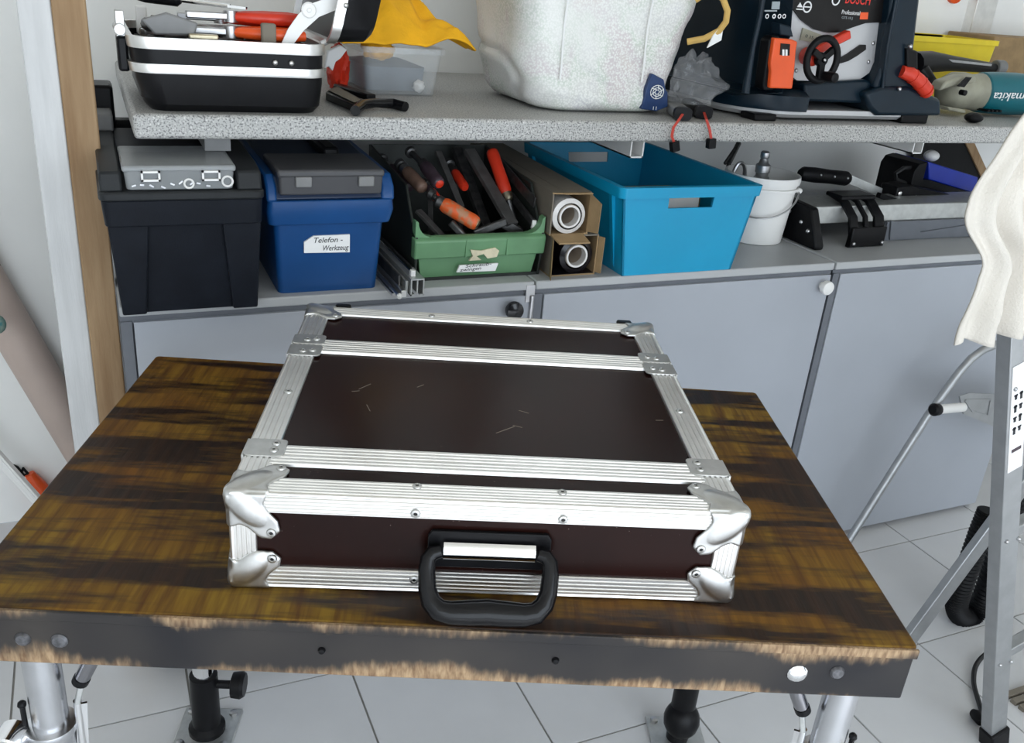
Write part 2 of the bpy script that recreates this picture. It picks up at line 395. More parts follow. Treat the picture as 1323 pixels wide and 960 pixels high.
struct(MB().box(-.344, -.294, 1.000, 1.06, 0, 2.6).build('trim_2', M['postwood'], bev=.003))
struct(MB().box(2.27, 2.36, 1.565, 1.602, 1.13, 2.6).build('trim_3', M['alu'], bev=.002))

# ================================================================ WORKBENCH
wb = thing('workbench', 'low workbench with dark stained wooden top and chrome legs', 'workbench', (0, 0, 0), -PHI)
TZ = .776
def T(x, y, z): return Vector((x*math.cos(PHI)+y*math.sin(PHI), -x*math.sin(PHI)+y*math.cos(PHI), z+TZ))
def tb(mb, name, m, **kw):
    par = kw.pop('parent', wb)
    mb.v = [tuple(Vector(q)+Vector((0,0,TZ))) for q in mb.v]
    return mb.build(name, m, par, world=False, **kw)
XL, XR, TD = -.516, .467, .627
tt = MB().prism([(q[0], q[1]) for q in rrect(XL, XR, .003, TD, .006, 0, 3)], -.012, 0, 'z').build('tabletop', M['wood'], wb, world=False, bev=.002); tt.location = (0, 0, TZ)
eb = MB().box(XL, XR, -.001, .003, -.0125, -.0012).build('edge_band', M['edge'], wb, world=False, bev=.0008); eb.location = (0, 0, TZ)
ed = MB().box(XL+.002, XR-.002, .002, .026, -.069, -.012).build('front_apron', M['edge'], wb, world=False, bev=.002); ed.location = (0, 0, TZ)
for nm, bxs in (('side_apron', (XL+.002, XL+.026, .026, TD-.024)), ('side_apron', (XR-.026, XR-.002, .026, TD-.024)), ('back_apron', (XL+.002, XR-.002, TD-.024, TD-.002))):
    o = MB().box(*bxs, -.069, -.012).build(nm, M['edge'], wb, world=False, bev=.002); o.location = (0, 0, TZ)
# bolts and plugs in the front apron
for x, z, m, r in ((-.449, -.038, 'paintbolt', .008), (-.413, -.038, 'paintbolt', .0085), (-.152, -.036, 'black', .004), (.088, -.036, 'black', .004), (.345, -.040, 'chrome', .011), (.387, -.036, 'paintbolt', .008)):
    tb(MB().turn((x, .003, z), (0, -1, 0), [(r, 0), (r, .002), (r*.75, .0045), (r*.3, .005)], 14), 'bolt_head', M[m])
for x, sx in ((-.460, 1), (.425, -1)):
    tb(MB().cyl((x, .048, -.07), (x, .048, -TZ+.02), .019, n=24), 'leg', M['satin'])
    tb(MB().turn((x, .048, -.195), (0, 0, -1), [(.020, 0), (.027, .001), (.028, .006), (.026, .012), (.026, .12), (.022, .125)], 24), 'leg_sleeve', M['satin'])
    tb(MB().turn((x, .048, -TZ), (0, 0, 1), [(.03, 0), (.03, .012), (.02, .025)], 20), 'foot', M['rubber'])
    b0 = Vector((x-sx*.036, .030, -.205))
    cl = tb(MB().turn(b0+Vector((0, -.018, 0)), (0, 1, 0), [(.016, 0), (.018, .002), (.018, .03), (.014, .032)], 16), 'clamp_bolt', M['chrome'])
    tb(MB().cyl((x-sx*.024, .04, -.165), (x-sx*.024, .04, -.205), .003, n=8).sphere((x-sx*.024, .04, -.163), .005, n=8, m=6), 'pin', M['black'])
    top = Vector((x+sx*.075, .055, -.060)); e = Vector((x+sx*.038, .055, -.135)); low = Vector((x+sx*.030, .050, -.235))
    st = tb(MB().cyl(top, e, .0085, n=16), 'strut', M['chromerefl'])
    tb(MB().cyl(e, e+(e-top).normalized()*.008, .0092, n=16), 'strut_ring', M['black'])
    tb(MB().bar(e, Vector((x+sx*.030, .052, -.168)), .010, .006), 'strut_fork', M['galv'], bev=.001)
    tb(MB().cyl((x+sx*.030, .052, -.166), low, .0045, n=10).bar((x+sx*.034, .052, -.17), low, .003, .012), 'link', M['chrome'])
for x, y, kn in ((-.470, .600, 1), (.452, .625, 0)):
    tb(MB().cyl((x, y, -.07), (x, y, -.70), .019, n=20), 'leg', M['chrome'])
    if kn:
        tb(MB().turn((x, y, -TZ+.008), (0, 0, 1), [(.034, 0), (.034, .010), (.026, .018), (.0255, .135), (.021, .138)], 20), 'leg_socket', M['black'])
        tb(MB().cyl((x+.022, y, -.655), (x+.055, y, -.655), .008, n=10).turn((x+.050, y, -.655), (1, 0, 0), [(.012, 0), (.024, .003), (.026, .02), (.022, .026)], 10), 'clamp_knob', M['black'])
    else:
        tb(MB().cyl((x, y, -.70), (x, y, -.62), .024, n=20), 'leg_socket', M['black'])
        tb(MB().sphere((x, y-.006, -.715), .036, .036, .040).cyl((x, y, -TZ+.008), (x, y, -.72), .022, n=16), 'ball_joint', M['black'])
    pl = tb(MB().box(x-.055, x+.055, y-.055, y+.055, -TZ, -TZ+.008), 'floor_plate', M['galv'], bev=.002)
    for dx in (-.04, .04):
        for dy in (-.04, .04):
            tb(MB().turn((x+dx, y+dy, -TZ+.008), (0, 0, 1), [(.008, 0), (.008, .006), (.004, .008)], 6), 'screw', M['steel'], parent=pl) if False else tb(MB().turn((x+dx, y+dy, -TZ+.008), (0, 0, 1), [(.008, 0), (.008, .006), (.004, .008)], 6), 'screw', M['steel'])

# ================================================================ FLIGHT CASE
q0 = T(.0128, .0564, .0015); TH = .0213-PHI
fc = thing('flight_case', 'flat brown flight case with aluminium edges and black carry handle', 'flight case', q0, TH)
CW, CD, CH = .265, .539, .1146
def cs(mb, name, m, parent=fc, **kw): return mb.build(name, M[m], parent, world=False, **kw)
ins = .0022
for nm, y0, y1 in (('front_lid', ins, .0765), ('main_body', .0775, .3845), ('rear_lid', .3855, CD-ins)):
    cs(MB().box(-CW+ins, CW-ins, y0, y1, ins+.001, CH-ins), nm, 'lam', smooth=False)
def ridge(w, n=5, h=.0011):
    "outer line of a ribbed flange from the free tip to the corner: (distance from corner, height)"
    out = []
    st = w/n
    for i in range(n, 0, -1):
        a = i*st; b = (i-1)*st
        out += [(a-.0004, 0), (a-.0012, h), (b+.0016, h), (b+.0008, 0)]
    return out
def extrusion(name, p0, p1, d1, d2, w1=.030, w2=.023, n=5):
    "L profile from p0 to p1; d1,d2 unit inward directions along the two faces"
    p0 = Vector(p0); p1 = Vector(p1); d1 = Vector(d1); d2 = Vector(d2)
    prof = [d1*a-d2*h for a, h in ridge(w1-.003, n)]+[]
    prof = [d1*(a+.003)-d2*h for a, h in ridge(w1-.003, n)]
    prof += [d1*.0016-d2*.0009, d1*0-d2*0, -d1*.0009+d2*.0016]
    prof += [d2*(a+.003)-d1*h for a, h in reversed(ridge(w2-.003, n))]
    prof += [d2*w2+d1*.002, d1*.002+d2*.002, d1*w1+d2*.002]
    return cs(MB().loft([[p0+q for q in prof], [p1+q for q in prof]]), name, 'alu', smooth=False)
X_, Y_, Z_ = Vector((1,0,0)), Vector((0,1,0)), Vector((0,0,1))
extrusion('edge_profile', (-CW,0,CH), (CW,0,CH), Y_, -Z_)
extrusion('edge_profile', (-CW,0,0), (CW,0,0), Y_, Z_, .03, .027)
extrusion('edge_profile', (-CW,CD,CH), (CW,CD,CH), -Y_, -Z_)
extrusion('edge_profile', (-CW,CD,0), (CW,CD,0), -Y_, Z_)
for s in (-1, 1):
    extrusion('edge_profile', (s*CW,0,CH), (s*CW,CD,CH), -s*X_, -Z_, .034, .025)
    extrusion('edge_profile', (s*CW,0,0), (s*CW,CD,0), -s*X_, Z_)
    extrusion('edge_profile', (s*CW,0,0), (s*CW,0,CH), -s*X_, Y_, .027, .027)
    extrusion('edge_profile', (s*CW,CD,0), (s*CW,CD,CH), -s*X_, -Y_, .027, .027)
def crossbar(y0, y1):
    prof = []
    w = (y1-y0)/2
    for k, (ya) in enumerate((y0, y0+w)):
        pts = [(a, h) for a, h in reversed(ridge(w-.0012, 3, .0012))]
        prof += [(ya+.0003+a, CH+.0004+h) for a, h in pts]
    prof += [(y1, CH-.003), (y0, CH-.003)]
    cs(MB().loft([[(x, a, b) for a, b in prof] for x in (-CW+.03, CW-.03)]), 'closing_profile', 'alu', smooth=False)
    for s in (-1, 1): cs(MB().box(min(s*(CW-.003), s*(CW+.0008)), max(s*(CW-.003), s*(CW+.0008)), y0, y1, .02, CH-.02), 'closing_profile', 'alu', smooth=False)
crossbar(.057, .099); crossbar(.363, .407)
def rivet_mat():
    m = mat('rivet_head', (.6, .6, .6), .35, 1); n, l, b = nodes(m)
    tc = n.new('ShaderNodeTexCoord'); mp = n.new('ShaderNodeMapping'); mp.inputs['Scale'].default_value = (1, 1, 0); l.new(tc.outputs['Object'], mp.inputs[0])
    ln = n.new('ShaderNodeVectorMath'); ln.operation = 'LENGTH'; l.new(mp.outputs[0], ln.inputs[0])
    g = n.new('ShaderNodeMath'); g.operation = 'GREATER_THAN'; g.inputs[1].default_value = .0019; l.new(ln.outputs['Value'], g.inputs[0])
    q = n.new('ShaderNodeMix'); q.data_type = 'RGBA'; l.new(g.outputs[0], q.inputs[0]); q.inputs[6].default_value = (.04, .04, .04, 1); q.inputs[7].default_value = (.55, .55, .54, 1); l.new(q.outputs[2], b.inputs['Base Color'])
    return m
M['rivet'] = rivet_mat()
rv = MB().turn((0,0,0), (0,0,1), [(.0052, -.0006), (.0052, .0006), (.0044, .0016), (.0024, .0020), (.0018, .0012), (.0010, .0012)], 12)
rivet0 = None
def rivet(loc, nrm, parent=fc, m='castalu', sc_=1):
    global rivet0
    q = Vector(nrm).to_track_quat('Z', 'Y').to_euler()
    if rivet0 is None:
        rivet0 = rv.build('rivet', M['rivet'], parent, world=False)
        rivet0.location = loc; rivet0.rotation_euler = q; return rivet0
    return inst(rivet0, parent, loc, q, 'rivet')
LOBE = [(0,0),(.041,0),(.037,.012),(.041,.020),(.052,.032),(.054,.044),(.044,.054),(.032,.052),(.020,.041),(.012,.037),(0,.041)]
for sx in (-1, 1):
    for sy in (0, 1):
        for sz in (0, 1):
            ox = Vector((sx*CW, sy*CD, sz*CH)); ax = Vector((-sx,0,0)); ay = Vector((0,1-2*sy,0)); az = Vector((0,0,1-2*sz))
            mb = MB(); k_ = .86 if sz == 0 else 1
            for a, b_, nn in ((ax, az, ay), (ax, ay, az), (ay, az, ax)):
                if nn is az and sz == 0: continue
                lb = [(q[0]*(.95 if nn is ay else 1), q[1]*k_ if nn is not az else q[1]) for q in LOBE]
                mb.loft([[ox+a*q[0]+b_*q[1]+nn*.001 for q in lb], [ox+a*q[0]+b_*q[1]-nn*.0022 for q in lb], [ox+a*(q[0]*.93+.0015)+b_*(q[1]*.93+.0015)-nn*.0034 for q in lb]])
                dg = (a+b_).normalized(); ot = dg.cross(nn).normalized()
                Mx = Matrix((dg, ot, nn)).transposed()
                mb.sphere(ox+(a+b_)*.018+(az*.0055 if sz == 0 else az*0)-nn*.0006, .030, .0150, .0060, 16, 10, Mx)
            mb.sphere(ox+(ax+ay)*.0140+az*(.0140 if sz else .0195), .0195, n=20, m=14)
            cp = cs(mb, 'corner_cap', 'castalu', ang=180)
            m_ = cp.modifiers.new('fuse', 'REMESH'); m_.mode = 'VOXEL'; m_.voxel_size = .0013; m_.use_smooth_shade = True
            m_ = cp.modifiers.new('soften', 'SMOOTH'); m_.iterations = 5; m_.factor = .5
            for a, b_, nn in ((ax, az, ay), (ax, ay, az), (ay, az, ax)):
                if nn is az and sz == 0: continue
                kz = k_ if nn is not az else 1
                rivet(ox+a*.0445*(.95 if nn is ay else 1)+b_*.0445*kz-nn*.0034, -nn, cp)
# clamps over the closing profiles, each with rivets
for s in (-1, 1):
    mm = 'castalu'
    for y0, y1, ry in ((.071, .108, (.083, .098)), (.345, .381, (.362,)), (.385, .418, (.402,))):
        mb = MB().prism([(q[0], q[1]) for q in rrect(min(s*(CW-.042), s*(CW+.0016)), max(s*(CW-.042), s*(CW+.0016)), y0, y1, .006, 0, 3)], CH+.0005, CH+.0026, 'z')
        mb.box(min(s*CW, s*(CW+.0026)), max(s*CW, s*(CW+.0026)), y0, y1, CH-.03, CH+.002)
        c = cs(mb, 'clamp_plate', mm, bev=.0006)
        for y in ry: rivet((s*(CW-.030), y, CH+.0026), (0,0,1), c); 
        if len(ry) == 1: rivet((s*(CW-.018), ry[0]-.004, CH+.0026), (0,0,1), c)
    for y in (.232, .30): rivet((s*(CW-.020), y if y < .25 else .235, CH+.001), (0,0,1)) if y < .25 else None
for x in (-.078, .0735):
    rivet((x, -.001, .0985), (0,-1,0)); rivet((x, .0235, CH+.001), (0,0,1)); rivet((x*.98, -.001, .0165), (0,-1,0)); rivet((x, CD-.016, CH+.001), (0,0,1))
# scratches: fine raised wear marks on the lid laminate
for x, y, a, L_ in ((-.155, .265, .9, .022), (-.145, .205, 1.9, .018), (-.165, .25, .3, .01), (.02, .165, .7, .03), (.035, .175, -.4, .012), (.045, .215, -.5, .014), (-.085, .275, .8, .012), (.215, .21, .1, .01)):
    d = Vector((math.cos(a), math.sin(a), 0)); c = Vector((x, y, CH-ins))
    cs(MB().obox(c, d, d.cross(Z_), Z_, L_/2, .00045, .0002), 'scratch', 'cardgrey', smooth=False)
# handle: chrome plate, black U
cs(MB().prism([(-.06, .036), (-.064, .042), (-.064, .074), (-.06, .080), (.06, .080), (.064, .074), (.064, .042), (.06, .036)], -.004, .001, 'y'), 'handle_base', 'black', bev=.001)
rings = []
for i in range(9):
    t = -1.15+2.3*i/8
    rings.append([(x, -.004-.0105*math.cos(t), .0595+.0115*math.sin(t)) for x in (-.0475, .0475)])
cp = MB()
cp.loft([[r[0] for r in rings]+[(-.0475, -.003, .0595)], [r[1] for r in rings]+[(.0475, -.003, .0595)]])
cs(cp, 'handle_plate', 'chrome', ang=60)
hp = []
d = Vector((0, -.040, -.058)); d.normalize()
def hpnt(x, s): return Vector((x, -.012, .064))+d*s
path = [hpnt(-.050, .002), hpnt(-.058, .004), hpnt(-.0625, .010), hpnt(-.0635, .022), hpnt(-.062, .040), hpnt(-.058, .052), hpnt(-.050, .0605), hpnt(-.038, .063), hpnt(-.02, .0625), hpnt(0, .0615),
        hpnt(.02, .0625), hpnt(.038, .063), hpnt(.050, .0605), hpnt(.058, .052), hpnt(.062, .040), hpnt(.0635, .022), hpnt(.0625, .010), hpnt(.058, .004), hpnt(.050, .002)]
rad = [.007, .008, .0085, .009, .0095, .0105, .0115, .012, .013, .0135, .013, .012, .0115, .0105, .0095, .009, .0085, .008, .007]
cs(MB().tube(path, rad, 14), 'handle', 'gloss', ang=80)
for x in (-.235+.02, .225): cs(MB().box(x-.012, x+.012, CD-.002, CD+.012, CH-.022, CH+.003), 'rear_catch', 'black', bev=.003)

# ================================================================ BASE CABINETS
for x0, x1, kn, lab in ((-.292, .480, ('knobblack', .432, .766, .019), 'grey base cabinet with round black knob, below the toolboxes'),
                        (.484, 1.262, ('white', 1.236, .764, .017), 'grey base cabinet with round white knob, below the turquoise crate'),
                        (1.268, 2.05, None, 'grey base cabinet without visible knob, behind the stepladder')):
    cb = thing('base_cabinet', lab, 'cabinet', ((x0+x1)/2, 1.2, 0), 0, 'grey base cabinets')
    zb = .055 if x0 < 0 else .012
    MB().box(x0, x1, CF+.020, 1.55, zb, .785).build('cabinet_body', M['cabedge'], cb)
    MB().box(x0, x1, CF, 1.56, CT-.0185, CT).build('cabinet_top', M['cabtop'], cb, bev=.003)
    MB().box(x0, x1, CF+.008, CF+.03, .785, CT-.0185).build('cabinet_rail', M['cabedge'], cb)
    MB().box(x0, x0+.018, CF+.004, CF+.03, zb-.012, .790).build('side_panel', M['cabedge'], cb)
    MB().box(x1-.018, x1, CF+.020, CF+.03, zb-.012, .790).build('side_panel', M['cabedge'], cb)
    dr = MB().box(x0+.021, x1-.003, CF+.001, CF+.0195, zb+.004, .789).build('door', M['cab'], cb, bev=.0015)
    MB().box(x0+.03, x1-.03, CF+.15, CF+.166, 0, zb).build('plinth', M['cabedge'], cb)
    if kn:
        m, kx, kz, kr = kn
        MB().turn((kx, CF+.002, kz), (0, -1, 0), [(kr*.5, 0), (kr*.55, .010), (kr*.95, .013), (kr, .020), (kr*.92, .026), (kr*.5, .029), (.002, .030)], 24).build('knob', M[m], dr)
    if x0 < 0:
        MB().box(.462, .482, CF-.001, CF+.01, .775, .812).cyl((.476, CF-.002, .74), (.476, CF-.002, .79), .005, n=8).build('hinge', M['steel'], cb, bev=.001)

# ================================================================ SHELF
sf = thing('worktop_shelf', 'thick speckled grey worktop used as shelf above the cabinets', 'shelf', (.6, 1.25, SHU))
sb = MB().box(-.245, 2.75, CF, 1.598, SHU, SH).build('shelf_board', M['shelf'], sf, bev=.007, seg=3)
for x, y0, z0, m in ((-.112, .955, .03, 'greyplastic'), (.717, .955, .044, 'white'), (1.50, .955, .036, 'white')):
    w = .016; h = z0
    mb = MB()
    for a in ((x-w, x-w+.003, SHU-h, SHU), (x+w-.003, x+w, SHU-h, SHU), (x-w, x+w, SHU-h, SHU-h+.003), (x-w, x+w, SHU-.003, SHU)):
        mb.box(a[0], a[1], y0, 1.6, a[2], a[3])
    if x < 0: mb = MB().box(x-.021, x+.021, y0, 1.6, SHU-h, SHU)
    mb.build('support_tube', M[m], sf, smooth=False)

# ================================================================ BLACK TOOLBOX (below the shelf, far left of the row)
tbx = thing('toolbox', 'large charcoal plastic toolbox with clear organiser in its lid', 'toolbox', (-.18, 1.08, CT))
Yb = .850
MB().loft([rrect(-.278, -.078, Yb+.012, 1.30, .01, CT), rrect(-.290, -.068, Yb+.004, 1.31, .01, .975)]).build('box_body', M['toolbox'], tbx)
for xa, xb, xc, xd in ((-.287, -.250, -.297, -.236), (-.112, -.071, -.124, -.062)):
    MB().hexa([(xa, Yb, CT), (xb, Yb, CT), (xb, Yb+.03, CT), (xa, Yb+.03, CT), (xc, Yb-.006, .975), (xd, Yb-.006, .975), (xd, Yb+.03, .975), (xc, Yb+.03, .975)]).build('corner_pillar', M['toolbox'], tbx, bev=.003)
MB().loft([rrect(-.300, -.060, Yb-.010, 1.32, .012, .970), rrect(-.303, -.058, Yb-.012, 1.32, .012, 1.012)]).build('rim', M['toolbox'], tbx, bev=.002)
MB().loft([rrect(-.306, -.055, Yb-.015, 1.325, .014, 1.012), rrect(-.306, -.055, Yb-.015, 1.325, .014, 1.026)]).build('lid', M['toolbox2'], tbx, bev=.003)
for xa, xb in ((-.303, -.270), (-.098, -.058)):
    MB().prism([(Yb-.006, 1.024), (Yb+.004, 1.054), (Yb+.05, 1.060), (1.20, 1.062), (1.26, 1.024)], xa, xb, 'x').build('lid_side', M['toolbox2'], tbx, bev=.004)
MB().prism([(1.00, 1.024), (1.01, 1.054), (1.20, 1.060), (1.25, 1.024)], -.272, -.097, 'x').build('lid_back', M['toolbox'], tbx, bev=.004)
MB().box(-.300, -.262, 1.24, 1.32, 1.02, 1.13).box(-.300, -.10, 1.27, 1.31, 1.035, 1.062).build('handle', M['black'], tbx, bev=.006)
MB().box(-.300, -.268, 1.16, 1.24, 1.060, 1.090).build('tray_insert', M['greyplastic'], tbx, bev=.004)
og = MB(); og.loft([rrect(-.264, -.104, Yb-.004, 1.00, .008, 1.027), rrect(-.267, -.101, Yb-.006, 1.003, .008, 1.063)])
ob = og.build('clear_organiser', M['cloudy'], tbx, bev=.002)
MB().box(-.269, -.099, Yb-.0075, 1.004, 1.056, 1.0655).build('organiser_lid', M['cloudy'], tbx, bev=.003)
for cx in (-.228, -.138): 
    mb = MB()
    for a in ((-.014, .014, 1.055, 1.058), (-.014, .014, 1.042, 1.045), (-.014, -.011, 1.042, 1.058), (.011, .014, 1.042, 1.058)): mb.box(cx+a[0], cx+a[1], Yb-.012, Yb-.006, a[2], a[3])
    mb.build('catch', M['white'], ob)
for x, z, r in ((-.172, 1.037, .007), (-.113, 1.040, .008)):
    MB().tube([(x+r*math.cos(t), Yb-.0068, z+r*math.sin(t)) for t in [i*math.pi/8 for i in range(16)]], .0018, 6, True).build('washer', M['white'], ob)
for k in range(9):
    x = -.255+.014*k+random.uniform(-.004, .004); z = 1.033+random.uniform(0, .006)
    MB().bar((x, Yb-.0065, z), (x+.006, Yb-.0065, z+random.uniform(-.004, .005)), .0025, .0025).build('small_screw', M['steel'], ob)

# ================================================================ BLUE TOOLBOX
bt = thing('toolbox', 'blue plastic toolbox with white handwritten label on its front', 'toolbox', (.07, 1.06, CT))
Yb = .905
MB().loft([rrect(-.024, .158, Yb+.008, 1.25, .012, CT), rrect(-.030, .168, Yb+.002, 1.25, .012, .955)]).build('box_body', M['blue'], bt)
MB().loft([rrect(-.040, .178, Yb-.006, 1.26, .012, .948), rrect(-.043, .184, Yb-.010, 1.26, .012, .972), rrect(-.041, .182, Yb-.009, 1.26, .012, .992)]).build('rim', M['blue'], bt, bev=.002)
MB().hexa([(-.041, Yb-.004, .992), (.182, Yb-.004, .992), (.182, 1.26, .992), (-.041, 1.26, .992), (-.030, Yb+.015, 1.030), (.172, Yb+.015, 1.030), (.172, 1.24, 1.045), (-.030, 1.24, 1.045)]).build('lid', M['navy'], bt, bev=.004)
for xa, xb in ((-.043, -.025), (.160, .184)):
    MB().prism([(Yb-.008, .990), (Yb-.002, 1.015), (Yb+.02, 1.033), (1.25, 1.040), (1.26, .99)], xa, xb, 'x').build('lid_side', M['blue'], bt, bev=.004)
go = MB().loft([rrect(-.022, .158, Yb-.014, 1.03, .006, 1.003), rrect(-.024, .160, Yb-.016, 1.03, .006, 1.044)]).build('grey_organiser', M['smoke'], bt, bev=.003)
MB().box(-.0255, .1615, Yb-.018, 1.032, 1.034, 1.047).build('organiser_lid', M['smoke'], bt, bev=.004)
for cx in (.018, .128): MB().box(cx-.014, cx+.014, Yb-.022, Yb-.015, 1.018, 1.036).build('catch', M['greyplastic'], go, bev=.002)
MB().box(.085, .115, 1.03, 1.20, 1.035, 1.058).build('handle', M['black'], bt, bev=.006)
lp = [PY(x, y, Yb-.001) for x, y in ((393, 313), (405, 305), (452, 303), (452, 326), (393, 327))]
lb = MB().prism([(q.x, q.z) for q in lp], Yb-.0008, Yb+.006, 'y').build('paper_label', M['paper'], bt)
o1 = PY(404, 314, Yb-.0012); lettering('handwriting', 'Telefon -', .014, lb, M['ink'], o1, (1,0,0), (.15,0,1), .052, .0002, .25)
o1 = PY(416, 324, Yb-.0012); lettering('handwriting', 'Werkzeug', .014, lb, M['ink'], o1, (1,0,0), (.1,0,1), .047, .0002, .25)

# ================================================================ ALUMINIUM OFFCUTS between blue toolbox and green bin
gp = 'metal strips between the blue toolbox and the green bin'
def strip(name, label, cat, px, dz, Y1, dx, w, h, m, slope=0, **kw):
    p0 = PZ(px[0], px[1], CT+dz); p1 = Vector((p0.x+dx, Y1, CT+dz+slope))
    o = single(MB().bar(p0, p1, w, h), name, M[m], label, cat, (p0.x, (p0.y+Y1)/2, CT), gp, bev=.0008); return o, p0
X0_ = .176
def lay(name, label, cat, x, y0, z0, w, h, m, Y1=1.28, cap=None):
    t = thing(name, label, cat, (x, (y0+Y1)/2, CT), 0, gp)
    MB().box(x-w/2, x+w/2, y0, Y1, CT+z0, CT+z0+h).build('strip' if 'strip' in name else 'rod', M[m], t, bev=.0008)
    return t
lay('aluminium_strip', 'flat grey aluminium strip lying lowest in the metal bundle', 'metal strip', X0_+.003, .862, 0, .012, .005, 'steel')
t_ = thing('metal_rod', 'thin metal rod with round white tip in the bundle', 'rod', (X0_+.003, 1.05, CT+.005), 0, gp)
MB().cyl((X0_+.003, .838, CT+.0088), (X0_+.003, 1.28, CT+.0088), .004, n=10).build('rod', M['steel'], t_); MB().sphere((X0_+.003, .836, CT+.0088), .0055, n=10, m=6).build('tip', M['white'], t_)
lay('aluminium_strip', 'pale aluminium strip lying second in the metal bundle', 'metal strip', X0_+.0165, .852, 0, .010, .013, 'alu')
lay('aluminium_strip', 'thin dark aluminium strip standing on the pale one', 'metal strip', X0_+.0165, .880, .0128, .004, .020, 'dsteel')
lay('aluminium_strip', 'narrow bright aluminium strip beside the slotted rail', 'metal strip', X0_+.0265, .866, 0, .005, .026, 'galv')
mb = MB(); x0 = X0_+.044; ya = .856
for a in ((-.013, .013, .030, .033), (-.013, -.0105, .0, .03), (-.0015, .001, .006, .03), (.0105, .013, .0, .03), (-.013, -.005, .0, .003), (.005, .013, .0, .003)): mb.box(x0+a[0], x0+a[1], ya, 1.28, CT+a[2], CT+a[3])
single(mb, 'aluminium_channel', M['galv'], 'grey aluminium rail with double slot beside the green bin', 'metal rail', (x0, 1.1, CT), gp, smooth=False)
lay('metal_rod', 'bright slim rod lying on top of the slotted rail', 'rod', x0-.004, .880, .0328, .006, .008, 'chrome', 1.22)
single(MB().box(x0-.0085, x0+.0005, .871, .881, CT+.0315, CT+.044), 'rod_cap', M['white'], 'small white cap on the end of the slim rod', 'cap', (x0-.004, .876, CT+.032), bev=.001)
lay('metal_rod', 'dark slim rod lying beside the bright one on the rail', 'rod', x0+.006, .905, .0328, .005, .006, 'dsteel', 1.22)

# ================================================================ GREEN BIN
gb = thing('storage_bin', 'green open-front storage bin full of screw clamps', 'storage bin', (.375, 1.08, CT))
GX0, GX1, GY0, GY1 = .236, .508, .925, 1.26
FZ, BZ = .908, 1.010
side = [(GY0+.008, CT), (GY0, FZ-.035), (GY0, FZ), (GY0+.02, FZ+.012), (GY0+.05, FZ+.05), (GY0+.075, FZ+.085), (GY1, BZ+.01), (GY1, CT)]
for xa in (GX0, GX1-.006): MB().prism(side, xa, xa+.006, 'x').build('bin_side', M['darkbin'], gb, bev=.002)
# front: lower band set back, upper lip proud, rounded inside corners
MB().hexa([(GX0+.018, GY0+.014, CT), (GX1-.018, GY0+.014, CT), (GX1-.018, GY0+.020, CT), (GX0+.018, GY0+.020, CT), (GX0+.010, GY0+.008, .868), (GX1-.010, GY0+.008, .868), (GX1-.010, GY0+.02, .868), (GX0+.010, GY0+.02, .868)]).build('lower_front', M['green'], gb)
MB().prism([(GY0-.002, .866), (GY0-.006, FZ-.006), (GY0+.002, FZ), (GY0+.02, FZ), (GY0+.02, .866)], GX0-.002, GX1+.002, 'x').build('front_lip', M['green'], gb, bev=.003)
for s, x in ((1, GX0), (-1, GX1)):
    arc = [(x, FZ-.002)]+[(x+s*(.034-.034*math.cos(t)), FZ-.002+.036-.036*math.sin(t)) for t in [i*math.pi/12 for i in range(7)]]
    arc = [(x, FZ-.002), (x+s*.036, FZ-.002)]+[(x+s*(.036-.030*math.sin(i*math.pi/12)), FZ+.030-.030*math.cos(i*math.pi/12)) for i in range(7)]+[(x, FZ+.034)]
    MB().prism(arc, GY0+.002, GY0+.022, 'y').build('lip_corner', M['green'], gb, bev=.001)
MB().box(GX0, GX1, GY0+.01, GY1, CT, CT+.006).build('bin_floor', M['darkbin'], gb)
MB().box(GX0, GX1, GY1-.006, GY1, CT, BZ+.01).build('bin_back', M['darkbin'], gb)
for x in (.338, .425): MB().box(x-.001, x+.001, GY0-.0065, GY0, .868, FZ-.006).build('lip_rib', M['green'], gb)
MB().trace([(608, 323), (622, 324), (640, 320), (645, 324), (642, 332), (630, 334), (625, 328), (616, 331), (622, 336), (606, 337), (611, 331)], GY0-.007, .004).build('torn_label', M['tornpaper'], gb)
pl_ = MB().trace([(594, 343), (644, 340), (640, 350), (590, 352)], GY0-.0015, .004).build('paper_label', M['paper'], gb)
lettering('handwriting', 'Schraub-', .009, pl_, M['ink'], PY(601, 346, GY0-.002), (1, 0, .05), (.1, 0, 1), .055, .0002, .2)
lettering('handwriting', 'zwingen', .009, pl_, M['ink'], PY(594, 351, GY0-.002), (1, 0, .05), (.1, 0, 1), .045, .0002, .2)

